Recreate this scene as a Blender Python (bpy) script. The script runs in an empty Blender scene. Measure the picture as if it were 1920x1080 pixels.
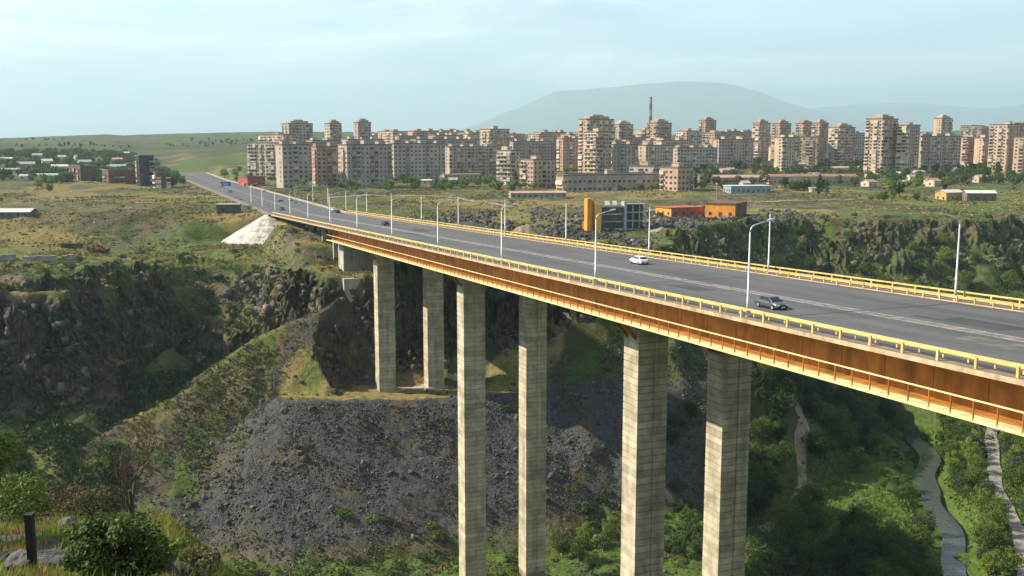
import bpy, math, random
import numpy as np
from mathutils import Vector, Matrix

scene = bpy.context.scene
R = math.radians
rnd = random.Random(7)
nrg = np.random.default_rng(11)

# ------------------------------------------------------------------ camera
F = 1866.67                               # focal length in photo pixels (35 mm on a 36 mm wide frame)
PITCH = math.atan((540 - 275) / F)
SP, CP = math.sin(PITCH), math.cos(PITCH)
cam_d = bpy.data.cameras.new('camera')
cam_d.lens, cam_d.sensor_width, cam_d.clip_start, cam_d.clip_end = 35.0, 36.0, 0.5, 60000
cam = bpy.data.objects.new('camera', cam_d)
scene.collection.objects.link(cam)
cam.location = (0, 0, 0)
cam.rotation_euler = (R(90) - PITCH, 0, 0)
scene.camera = cam

# ------------------------------------------------------------------ light
SUN_EL, SUN_B = R(38), R(-5)              # elevation; how far behind "due left" the sun stands
S = Vector((-math.cos(SUN_B) * math.cos(SUN_EL), -math.sin(SUN_B) * math.cos(SUN_EL), math.sin(SUN_EL)))
sun_d = bpy.data.lights.new('sun', 'SUN')
sun_d.energy, sun_d.angle, sun_d.color = 5.0, R(0.5), (1.0, 0.88, 0.68)
sun = bpy.data.objects.new('sun', sun_d)
scene.collection.objects.link(sun)
sun.rotation_euler = S.to_track_quat('Z', 'Y').to_euler()

world = bpy.data.worlds.new('World')
scene.world = world
world.use_nodes = True
wn, wl = world.node_tree.nodes, world.node_tree.links
wn.clear()
wo = wn.new('ShaderNodeOutputWorld'); wb = wn.new('ShaderNodeBackground')
sky = wn.new('ShaderNodeTexSky'); sky.sky_type = 'NISHITA'; sky.sun_disc = False
sky.sun_elevation = SUN_EL; sky.sun_rotation = math.atan2(S.x, S.y)
sky.altitude = 900; sky.air_density = 1.1; sky.dust_density = 1.6; sky.ozone_density = 1.6
tc = wn.new('ShaderNodeTexCoord'); mp = wn.new('ShaderNodeMapping')
mp.inputs['Scale'].default_value = (1.0, 1.0, 3.2); mp.inputs['Location'].default_value = (0.35, 0.1, 0.2)
cn = wn.new('ShaderNodeTexNoise'); cn.inputs['Scale'].default_value = 2.6; cn.inputs['Detail'].default_value = 7; cn.inputs['Roughness'].default_value = 0.55; cn.inputs['Distortion'].default_value = 0.5
cr = wn.new('ShaderNodeValToRGB'); cr.color_ramp.elements[0].position = 0.36; cr.color_ramp.elements[1].position = 0.70; cr.color_ramp.elements[0].color = (0.5, 0.5, 0.5, 1)
cr.color_ramp.elements[1].color = (0.92, 0.92, 0.92, 1)
mx = wn.new('ShaderNodeMix'); mx.data_type = 'RGBA'
mx.inputs['B'].default_value = (8.2, 10.1, 11.3, 1)
wl.new(tc.outputs['Generated'], mp.inputs['Vector']); wl.new(mp.outputs[0], cn.inputs['Vector'])
wl.new(cn.outputs['Fac'], cr.inputs['Fac'])
sx = wn.new('ShaderNodeSeparateXYZ'); wl.new(tc.outputs['Generated'], sx.inputs[0])
vr = wn.new('ShaderNodeMapRange'); vr.inputs['From Min'].default_value = 0.0; vr.inputs['From Max'].default_value = 0.6; vr.inputs['To Min'].default_value = 1.0; vr.inputs['To Max'].default_value = 0.0
wl.new(sx.outputs['Z'], vr.inputs['Value'])          # the veil of haze thins out towards the zenith
vm = wn.new('ShaderNodeMath'); vm.operation = 'MULTIPLY'; wl.new(cr.outputs['Color'], vm.inputs[0]); wl.new(vr.outputs[0], vm.inputs[1])
wl.new(vm.outputs[0], mx.inputs['Factor'])
wl.new(sky.outputs[0], mx.inputs['A'])
# soft streaks of high cloud
mp2 = wn.new('ShaderNodeMapping'); mp2.inputs['Scale'].default_value = (1.4, 1.4, 7.0); mp2.inputs['Location'].default_value = (2.3, 0.4, 0.1); mp2.inputs['Rotation'].default_value = (0, R(9), 0)
c2n = wn.new('ShaderNodeTexNoise'); c2n.inputs['Scale'].default_value = 1.9; c2n.inputs['Detail'].default_value = 6; c2n.inputs['Roughness'].default_value = 0.58; c2n.inputs['Distortion'].default_value = 0.7
c2r = wn.new('ShaderNodeMapRange'); c2r.interpolation_type = 'SMOOTHSTEP'; c2r.inputs['From Min'].default_value = 0.44; c2r.inputs['From Max'].default_value = 0.72; c2r.inputs['To Max'].default_value = 0.65
mx2 = wn.new('ShaderNodeMix'); mx2.data_type = 'RGBA'; mx2.inputs['B'].default_value = (14.5, 14.0, 14.2, 1)
wl.new(tc.outputs['Generated'], mp2.inputs['Vector']); wl.new(mp2.outputs[0], c2n.inputs['Vector']); wl.new(c2n.outputs['Fac'], c2r.inputs['Value']); wl.new(c2r.outputs[0], mx2.inputs['Factor'])
wl.new(mx.outputs['Result'], mx2.inputs['A']); wl.new(mx2.outputs['Result'], wb.inputs['Color'])
wl.new(wb.outputs[0], wo.inputs['Surface'])
wb.inputs['Strength'].default_value = 0.070

vs = scene.view_settings
vs.view_transform = 'Standard'; vs.look = 'None'; vs.exposure = 1.05; vs.gamma = 1.0; vs.use_curve_mapping = False
scene.cycles.volume_bounces = 0
scene.cycles.diffuse_bounces = 2; scene.cycles.glossy_bounces = 2; scene.cycles.transparent_max_bounces = 4
scene.cycles.max_bounces = 6

# ------------------------------------------------------------------ helpers
def at(px, py, Y):
    """world point on the line of sight of a photo pixel at forward distance Y"""
    a, b = px - 960.0, 540.0 - py
    f = F * CP + b * SP
    return Vector((a / f * Y, Y, (b * CP - F * SP) / f * Y))

def tan_x(px, py=300):
    return (px - 960.0) / (F * CP + (540.0 - py) * SP)

def link(o, parent=None):
    scene.collection.objects.link(o)
    if parent is not None:
        o.parent = parent
    return o

def tag(o, label=None, cat=None, group=None, kind=None):
    if label: o['label'] = label
    if cat: o['category'] = cat
    if group: o['group'] = group
    if kind: o['kind'] = kind
    return o

def empty(name, loc=(0, 0, 0), rz=0.0, parent=None):
    o = bpy.data.objects.new(name, None)
    o.empty_display_size = 0.5
    o.location = loc; o.rotation_euler = (0, 0, rz)
    return link(o, parent)

def mesh_np(name, V, Fc, mat, smooth=False):
    V = np.asarray(V, np.float32); Fc = np.asarray(Fc, np.int32)
    m = bpy.data.meshes.new(name)
    k = Fc.shape[1]
    m.vertices.add(len(V)); m.vertices.foreach_set('co', V.ravel())
    m.loops.add(Fc.size); m.loops.foreach_set('vertex_index', Fc.ravel())
    m.polygons.add(len(Fc))
    m.polygons.foreach_set('loop_start', np.arange(0, Fc.size, k, dtype=np.int32))
    m.polygons.foreach_set('loop_total', np.full(len(Fc), k, np.int32))
    if smooth: m.polygons.foreach_set('use_smooth', np.ones(len(Fc), bool))
    m.update(calc_edges=True)
    if mat: m.materials.append(mat)
    return m

class MB:
    """collects shapes, then becomes ONE mesh"""
    def __init__(s): s.v, s.f, s.m = [], [], []
    def add(s, v, f, mi=0):
        o = len(s.v); s.v += [tuple(p) for p in v]
        s.f += [tuple(i + o for i in q) for q in f]; s.m += [mi] * len(f)
    def box(s, x0, x1, y0, y1, z0, z1, mi=0):
        s.add([(x0, y0, z0), (x1, y0, z0), (x1, y1, z0), (x0, y1, z0), (x0, y0, z1), (x1, y0, z1), (x1, y1, z1), (x0, y1, z1)],
              [(0, 3, 2, 1), (4, 5, 6, 7), (0, 1, 5, 4), (1, 2, 6, 5), (2, 3, 7, 6), (3, 0, 4, 7)], mi)
    def prism(s, poly, z0, z1, mi=0):
        """poly counter-clockwise in xy"""
        n = len(poly)
        s.add([(x, y, z0) for x, y in poly] + [(x, y, z1) for x, y in poly],
              [tuple(range(n - 1, -1, -1)), tuple(range(n, 2 * n))] + [(i, (i + 1) % n, n + (i + 1) % n, n + i) for i in range(n)], mi)
    def loft(s, rings, mi=0, caps=True):
        n = len(rings[0]); base = len(s.v)
        v = [p for r in rings for p in r]; f = []
        for k in range(len(rings) - 1):
            for i in range(n):
                j = (i + 1) % n
                f.append((k * n + i, k * n + j, (k + 1) * n + j, (k + 1) * n + i))
        if caps:
            f.append(tuple(range(n - 1, -1, -1))); f.append(tuple((len(rings) - 1) * n + i for i in range(n)))
        s.add(v, f, mi)
    def tube(s, pts, rad, n=6, mi=0):
        pts = [Vector(p) for p in pts]; rings = []
        rads = rad if isinstance(rad, (list, tuple)) else [rad] * len(pts)
        for i, p in enumerate(pts):
            d = (pts[min(i + 1, len(pts) - 1)] - pts[max(i - 1, 0)]).normalized()
            a = d.cross(Vector((0, 0, 1)) if abs(d.z) < 0.9 else Vector((0, 1, 0))).normalized(); b = d.cross(a)
            rings.append([p + (a * math.cos(t) + b * math.sin(t)) * rads[i] for t in [2 * math.pi * k / n for k in range(n)]])
        s.loft(rings, mi)
    def mesh(s, name, mats, smooth=False):
        m = bpy.data.meshes.new(name); m.from_pydata(s.v, [], s.f)
        for mt in (mats if isinstance(mats, (list, tuple)) else [mats]): m.materials.append(mt)
        if any(s.m): m.polygons.foreach_set('material_index', s.m)
        if smooth: m.polygons.foreach_set('use_smooth', [True] * len(s.f))
        m.update(); return m
    def build(s, name, mats, parent=None, smooth=False, loc=None):
        o = bpy.data.objects.new(name, s.mesh(name, mats, smooth))
        if loc is not None: o.location = loc
        return link(o, parent)

def obj(name, mesh, parent=None, loc=None, rot=None, scale=None):
    o = bpy.data.objects.new(name, mesh)
    if loc is not None: o.location = loc
    if rot is not None: o.rotation_euler = rot
    if scale is not None: o.scale = scale
    return link(o, parent)

# ------------------------------------------------------------------ materials
MATS = {}
def mat(name, col, rough=0.85, var=0.12, scale=0.6, metal=0.0, rand=0.0, bump=0.0, spec=0.3, col2=None, stain=0.0, world=False, island=0.0):
    """painted / mineral surface: noise-mottled colour, optional per-object tint, optional bump"""
    if name in MATS: return MATS[name]
    m = bpy.data.materials.new(name); m.use_nodes = True; MATS[name] = m
    n, l = m.node_tree.nodes, m.node_tree.links
    b = n['Principled BSDF']; b.inputs['Roughness'].default_value = rough; b.inputs['Metallic'].default_value = metal
    b.inputs['Specular IOR Level'].default_value = spec
    t = n.new('ShaderNodeTexCoord'); ns = n.new('ShaderNodeTexNoise'); ns.inputs['Scale'].default_value = scale; ns.inputs['Detail'].default_value = 6; ns.inputs['Roughness'].default_value = 0.65
    gw = n.new('ShaderNodeNewGeometry'); tco = gw.outputs['Position'] if world else t.outputs['Object']
    l.new(tco, ns.inputs['Vector'])
    mxn = n.new('ShaderNodeMix'); mxn.data_type = 'RGBA'
    c2 = col2 or tuple(max(0, c * (1 - 2.2 * var)) for c in col)
    c1 = tuple(min(1, c * (1 + var)) for c in col)
    mxn.inputs['A'].default_value = (*c2, 1); mxn.inputs['B'].default_value = (*c1, 1)
    rp = n.new('ShaderNodeMapRange'); rp.inputs['From Min'].default_value = 0.3; rp.inputs['From Max'].default_value = 0.7
    l.new(ns.outputs['Fac'], rp.inputs['Value']); l.new(rp.outputs[0], mxn.inputs['Factor'])
    out = mxn.outputs['Result']
    if stain:
        mp_ = n.new('ShaderNodeMapping'); mp_.inputs['Scale'].default_value = (2.0, 2.0, 0.12)
        n2 = n.new('ShaderNodeTexNoise'); n2.inputs['Scale'].default_value = scale; n2.inputs['Detail'].default_value = 4
        l.new(tco, mp_.inputs['Vector']); l.new(mp_.outputs[0], n2.inputs['Vector'])
        mr = n.new('ShaderNodeMapRange'); mr.inputs['From Min'].default_value = 0.45; mr.inputs['From Max'].default_value = 0.75; mr.inputs['To Min'].default_value = 1.0; mr.inputs['To Max'].default_value = 1 - stain
        l.new(n2.outputs['Fac'], mr.inputs['Value'])
        mm = n.new('ShaderNodeMix'); mm.data_type = 'RGBA'; mm.blend_type = 'MULTIPLY'; mm.inputs['Factor'].default_value = 1
        l.new(out, mm.inputs['A']); l.new(mr.outputs[0], mm.inputs['B']); out = mm.outputs['Result']
    if island:
        mr = n.new('ShaderNodeMapRange'); mr.inputs['To Min'].default_value = 1 - island; mr.inputs['To Max'].default_value = 1 + island
        l.new(gw.outputs['Random Per Island'], mr.inputs['Value'])
        mm = n.new('ShaderNodeMix'); mm.data_type = 'RGBA'; mm.blend_type = 'MULTIPLY'; mm.inputs['Factor'].default_value = 1
        l.new(out, mm.inputs['A']); l.new(mr.outputs[0], mm.inputs['B']); out = mm.outputs['Result']
    if rand:
        oi = n.new('ShaderNodeObjectInfo'); mr = n.new('ShaderNodeMapRange'); mr.inputs['To Min'].default_value = 1 - rand; mr.inputs['To Max'].default_value = 1 + rand
        l.new(oi.outputs['Random'], mr.inputs['Value'])
        mm = n.new('ShaderNodeMix'); mm.data_type = 'RGBA'; mm.blend_type = 'MULTIPLY'; mm.inputs['Factor'].default_value = 1
        l.new(out, mm.inputs['A']); l.new(mr.outputs[0], mm.inputs['B']); out = mm.outputs['Result']
    l.new(out, b.inputs['Base Color'])
    if bump:
        bp = n.new('ShaderNodeBump'); bp.inputs['Strength'].default_value = bump; bp.inputs['Distance'].default_value = 0.1
        l.new(ns.outputs['Fac'], bp.inputs['Height']); l.new(bp.outputs[0], b.inputs['Normal'])
    return m

def leaf_mat(name, col, col2, rand=0.25):
    if name in MATS: return MATS[name]
    m = bpy.data.materials.new(name); m.use_nodes = True; MATS[name] = m
    n, l = m.node_tree.nodes, m.node_tree.links
    b = n['Principled BSDF']; b.inputs['Roughness'].default_value = 0.6; b.inputs['Specular IOR Level'].default_value = 0.25
    g = n.new('ShaderNodeNewGeometry'); oi = n.new('ShaderNodeObjectInfo')
    mxn = n.new('ShaderNodeMix'); mxn.data_type = 'RGBA'; mxn.inputs['A'].default_value = (*col, 1); mxn.inputs['B'].default_value = (*col2, 1)
    ad = n.new('ShaderNodeMath'); ad.operation = 'MULTIPLY_ADD'; ad.inputs[1].default_value = 0.6
    m2 = n.new('ShaderNodeMath'); m2.operation = 'MULTIPLY'; m2.inputs[1].default_value = 0.5
    l.new(oi.outputs['Random'], m2.inputs[0]); l.new(g.outputs['Random Per Island'], ad.inputs[0]); l.new(m2.outputs[0], ad.inputs[2])
    l.new(ad.outputs[0], mxn.inputs['Factor'])
    mr = n.new('ShaderNodeMapRange'); mr.inputs['To Min'].default_value = 1 - rand; mr.inputs['To Max'].default_value = 1 + rand
    l.new(oi.outputs['Random'], mr.inputs['Value'])
    mm = n.new('ShaderNodeMix'); mm.data_type = 'RGBA'; mm.blend_type = 'MULTIPLY'; mm.inputs['Factor'].default_value = 1
    l.new(mxn.outputs['Result'], mm.inputs['A']); l.new(mr.outputs[0], mm.inputs['B'])
    l.new(mm.outputs['Result'], b.inputs['Base Color'])
    tr = n.new('ShaderNodeBsdfTranslucent'); l.new(mm.outputs['Result'], tr.inputs['Color'])
    ms = n.new('ShaderNodeMixShader'); ms.inputs[0].default_value = 0.3
    l.new(b.outputs[0], ms.inputs[1]); l.new(tr.outputs[0], ms.inputs[2]); l.new(ms.outputs[0], n['Material Output'].inputs['Surface'])
    return m

# ------------------------------------------------------------------ noise
def _h(ix, iy, iz):
    h = (ix.astype(np.uint32) * np.uint32(374761393) + iy.astype(np.uint32) * np.uint32(668265263) + iz.astype(np.uint32) * np.uint32(2147483647 - 1274126177))
    h = (h ^ (h >> np.uint32(13))) * np.uint32(1274126177)
    h = h ^ (h >> np.uint32(16))
    return (h & np.uint32(0xFFFFFF)).astype(np.float32) / 16777215.0

def vnoise(x, y, z=None):
    x = np.asarray(x, np.float64); y = np.asarray(y, np.float64)
    fx, fy = np.floor(x), np.floor(y)
    tx, ty = x - fx, y - fy
    tx = tx * tx * (3 - 2 * tx); ty = ty * ty * (3 - 2 * ty)
    ix, iy = fx.astype(np.int64), fy.astype(np.int64)
    if z is None:
        zz = np.zeros_like(ix)
        a = _h(ix, iy, zz); b = _h(ix + 1, iy, zz); c = _h(ix, iy + 1, zz); d = _h(ix + 1, iy + 1, zz)
        return (a + (b - a) * tx) * (1 - ty) + (c + (d - c) * tx) * ty
    fz = np.floor(z); tz = z - fz; tz = tz * tz * (3 - 2 * tz); iz = fz.astype(np.int64)
    r = 0
    for k, w in ((0, 1 - tz), (1, tz)):
        a = _h(ix, iy, iz + k); b = _h(ix + 1, iy, iz + k); c = _h(ix, iy + 1, iz + k); d = _h(ix + 1, iy + 1, iz + k)
        r = r + ((a + (b - a) * tx) * (1 - ty) + (c + (d - c) * tx) * ty) * w
    return r

def fbm(x, y, z=None, oct=4, gain=0.5):
    s, a, t = 0.0, 1.0, 0.0
    x = np.asarray(x, np.float64); y = np.asarray(y, np.float64)
    for i in range(oct):
        s = s + a * vnoise(x + 17.3 * i, y - 9.1 * i, None if z is None else z + 5.7 * i); t += a
        a *= gain; x = x * 2.03; y = y * 2.03
        if z is not None: z = z * 2.03
    return s / t                                     # 0..1

def sstep(a, b, x):
    t = np.clip((x - a) / (b - a), 0, 1); return t * t * (3 - 2 * t)

def poly_dist(X, Y, pts):
    """distance to a polyline, side (>0 on the right of its direction) and the interpolated extra columns"""
    pts = np.asarray(pts, float)
    best = np.full(X.shape, 1e18); side = np.ones(X.shape); ext = np.zeros(X.shape + (pts.shape[1] - 2,))
    for a, b in zip(pts[:-1], pts[1:]):
        dx, dy = b[0] - a[0], b[1] - a[1]
        t = np.clip(((X - a[0]) * dx + (Y - a[1]) * dy) / (dx * dx + dy * dy), 0, 1)
        qx, qy = X - a[0] - t * dx, Y - a[1] - t * dy
        d = qx * qx + qy * qy
        w = d < best
        best = np.where(w, d, best)
        side = np.where(w, np.where(dx * (Y - a[1]) - dy * (X - a[0]) < 0, 1.0, -1.0), side)
        if ext.shape[-1]: ext = np.where(w[..., None], a[2:] + (b - a)[2:] * t[..., None], ext)
    return np.sqrt(best), side, ext
# ================================================================== THE PLACE
# bridge frame: local x = across (n), local y = along towards the far bank (d)
BA = math.atan(760 / (F * CP + 205 * SP))
NV = (math.cos(BA), math.sin(BA)); DV = (-math.sin(BA), math.cos(BA))
def nd(X, Y): return X * NV[0] + Y * NV[1], X * DV[0] + Y * DV[1]
def br(n, d): return n * NV[0] + d * DV[0], n * NV[1] + d * DV[1]
D_END, D_MAIN = 421.0, 313.0
NC = 78.75                                            # centre line
def zdeck(d): return np.where(np.asarray(d) < D_END, -18.45 - 0.029 * (np.asarray(d) - 90), -28.05)

RIM = [(-900, 300, -75, 20, .6), (-260, 262, -72, 14, .6), (-150, 268, -70, 13, .62), (-127, 277, -70, 12, .62), (-118, 306, -68, 12, .65), (-106, 338, -62, 44, .62),
       (-84, 338, -64, 45, .66), (-68, 320, -67, 26, .7), (-55, 297, -69, 9, .7), (-44, 296, -69, 8, .7), (-14, 307, -62, 10, .72), (22, 314, -52, 14, 1.0), (44, 322, -50, 15, 1.05), (64, 368, -52, 20, 1.0), (84, 408, -52, 20, .95), (106, 428, -52, 20, .8),
       (132, 440, -54, 22, .68), (160, 432, -54, 22, .62), (205, 438, -54, 24, .58), (245, 462, -52, 24, .55), (420, 440, -50, 16, .5), (1200, 500, -50, 20, .5)]
SPUR = [(-50, 296, -44), (-53, 292, -46.5), (-74, 285, -55.5), (-84.5, 278, -62), (-94, 270, -68), (-109, 258, -75), (-122, 246, -81), (-145, 228, -92)]
SPUR2 = [(-104, 296, -61), (-108, 288, -65), (-123, 262, -79), (-132, 248, -88)]
LEDGE = [(-57, 273, -68.4), (-30, 279, -69.8), (-8, 286, -70.2), (6, 296, -70.4)]
RIVER = [(60, 120, 0), (96, 190, 0), (108, 232, 0), (120, 258, 0), (121, 276, 0), (127, 290, 0), (129, 302, 0), (141, 322, 0), (143, 345, 0), (156, 372, 0), (190, 388, 0), (260, 380, 0), (420, 340, 0)]
NEAR = [(-700, -60), (-220, 10), (-70, 58), (-34, 62), (-17, 47), (-10.5, 31), (-7, 19), (12, 5), (70, -6), (140, 20), (215, 120), (290, 215), (430, 235), (1200, 150)]

def terrain(X, Y, masks=False):
    X = np.asarray(X, float); Y = np.asarray(Y, float)
    n, d_ = nd(X, Y)
    r = np.hypot(X, Y)
    wob = (fbm(X / 26, Y / 26, oct=3) - .5)
    dist, side, ext = poly_dist(X, Y, RIM)
    cd = dist * side + wob * 9 + (fbm(X / 7 + 40, Y / 7, oct=2) - .5) * 5      # > 0: inside the gorge
    zl = np.interp(Y, [0, 395, 428, 600, 800, 1050, 1300, 1800, 2600, 3300, 4200, 6000], [-38.5, -38.5, -29.3, -29.6, -28.6, -28, -15, 4, 30, 45, 22, 0])
    zr = np.interp(Y, [0, 330, 420, 600, 800, 1200, 1800, 2600, 3300, 4200, 6000], [-34, -33, -31.5, -29.8, -27, -14, 3, 30, 46, 22, 0])
    w = sstep(62, 112, n)
    zv = np.interp(Y, [0, 680, 800, 950, 1100, 1300], [0, 0, 4, 10, 13, 6])
    zp = zl * (1 - w) + zr * w + zv * sstep(52, 5, n)
    t = X / np.maximum(Y, 50)
    hill = np.clip(zp, 0, None)
    zp = np.minimum(zp, 0) + hill * (0.55 + 0.75 * fbm(X / 900 + 3, Y / 1400, oct=3)) * np.interp(t, [-.55, -.33, -.25, .1, .5], [.55, .95, 1.0, 1.15, 1.3])
    rough = np.clip(r / 400, .3, 1.2)
    zp = zp + (fbm(X / 45 + 9, Y / 45, oct=4) - .5) * 3.2 * np.clip(rough, 0, 1) + (fbm(X / 9, Y / 9 + 5, oct=3) - .5) * 1.1
    # approach road keeps its bed
    bed = sstep(34, 18, np.abs(n - NC)) * sstep(408, 424, d_) * sstep(1150, 1000, d_)
    zp = zp * (1 - bed) + (zdeck(d_) - 0.35) * bed
    cut = sstep(26, 19, np.abs(n - NC)) * sstep(296, 312, d_) * sstep(428, 418, d_)
    zp = zp * (1 - cut) + np.interp(d_, [296, 318, 348, 421], [-40, -37.2, -30.6, -29.6]) * cut
    ax_, ay_ = br(62.2, 424)
    carve = sstep(36, 27, np.hypot(X - ax_, Y - ay_)) * sstep(432, 424, d_) * sstep(66, 60, n)
    zp = zp * (1 - carve) + np.minimum(zp, -38.8) * carve
    zp = zp - sstep(-42, 2, cd) * sstep(60, 40, n) * (3.6 + 3 * wob + 2.2 * np.sin(cd * .55 + wob * 12) * sstep(-40, -25, cd)) * (d_ < 420) * sstep(428, 400, Y)
    zcb, cw, sl = ext[..., 0], ext[..., 1], ext[..., 2]
    ccd = np.clip(cd, 0, None)
    tt = np.clip(ccd / cw, 0, 1)
    led = .5 + .5 * np.sin(tt * 9 + wob * 9)
    zfar = np.where(cd > 0, zp - (zp - zcb) * np.clip(tt ** .8 * .85 + .15 * tt * led, 0, 1) - sl * np.clip(ccd - cw, 0, None), zp)
    # spur and pier ledge
    ds, ss, es = poly_dist(X, Y, SPUR)
    dsp = np.clip(ds - 1.5 + wob * 3, 0, None)
    zs = es[..., 0] + wob * 2.5 - np.where(ss < 0, np.interp(es[..., 0], [-66, -54], [.72, 1.1]) * np.minimum(dsp, 15) + .56 * np.clip(dsp - 15, 0, None), .72 * dsp) - .8 * np.clip(X + 52, 0, None)
    ds2, _, es2 = poly_dist(X, Y, SPUR2)
    zs2 = es2[..., 0] + wob * 2 - .78 * np.clip(ds2 - 1 + wob * 3, 0, None)
    zs = np.maximum(zs, zs2)
    dl, sl_, el = poly_dist(X, Y, LEDGE)
    dlc, _, _ = poly_dist(X, Y, [(-42, 279, 0), (-8, 286, 0), (6, 296, 0)])
    zs = np.minimum(zs, -69.8 + 2.6 * np.clip(dlc - 9.0 + wob * 5, 0, None))
    zled = el[..., 0] - .74 * np.clip(dl - 9.5 + wob * 5, 0, None)
    floor = -99.5 + (fbm(X / 20, Y / 20 + 3, oct=3) - .5) * 3.5
    dr, _, _ = poly_dist(X, Y, RIVER)
    floor = floor - 4.5 * sstep(16, 4, dr * 1.25 + wob * 5)
    # near bank
    dn, sn, _ = poly_dist(X, Y, NEAR)
    nd_ = -(dn * sn) + wob * 3
    zt = np.clip(-2.5 - .335 * Y, -21.5, -2.2)
    ww = sstep(12, 60, X); zt = zt * (1 - ww) - 15 * ww
    zt = zt + (fbm(X / 6, Y / 6 + 8, oct=3) - .5) * 1.1
    znear = zt - 1.05 * np.clip(nd_, 0, None)
    z = np.maximum(np.maximum(zfar, np.maximum(zs, zled)), np.maximum(floor, znear))
    if not masks: return z
    cliff = sstep(0, 2, cd) * sstep(1.25, .9, cd / cw) * (zfar >= np.maximum(zs, zled) - .5)
    slope_zone = sstep(.9, 1.2, cd / cw) * sstep(-98.5, -94, z) * (znear < z - .1)
    onspur = (np.maximum(zs, zled) > zfar)
    return z, dict(head=((dlc > 8) & (dlc < 15) & (Y > 279) & (zs > el[..., 0] + 1.5) & (zs > zfar - .2) & (zs > zled)), cw=cw, camside=(ss < 0),  cliff=cliff, cd=cd, slope=slope_zone, near=(znear >= z - .01), dr=dr, wob=wob, n=n, d=d_, dspur=ds, dledge=dl, onspur=onspur, floor=(floor >= z - .8))

def _grid(x0, x1, y0, y1, st):
    xs, ys = np.arange(x0, x1 + st, st), np.arange(y0, y1 + st, st)
    G = terrain(*np.meshgrid(xs, ys, indexing='ij')); return (x0, x1, y0, y1, st, G)
HG = [_grid(-42, 12, 8, 125, .5), _grid(-260, 300, 100, 520, 1.0), _grid(-1100, 1100, 0, 1700, 8.0)]
def hgt(x, y):
    for x0, x1, y0, y1, st, G in HG:
        if x0 <= x < x1 and y0 <= y < y1:
            u, v = (x - x0) / st, (y - y0) / st; i, j = int(u), int(v); u -= i; v -= j
            return float((G[i, j] * (1 - u) + G[i + 1, j] * u) * (1 - v) + (G[i, j + 1] * (1 - u) + G[i + 1, j + 1] * u) * v)
    return float(terrain(np.array([x], float), np.array([y], float))[0])

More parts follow.
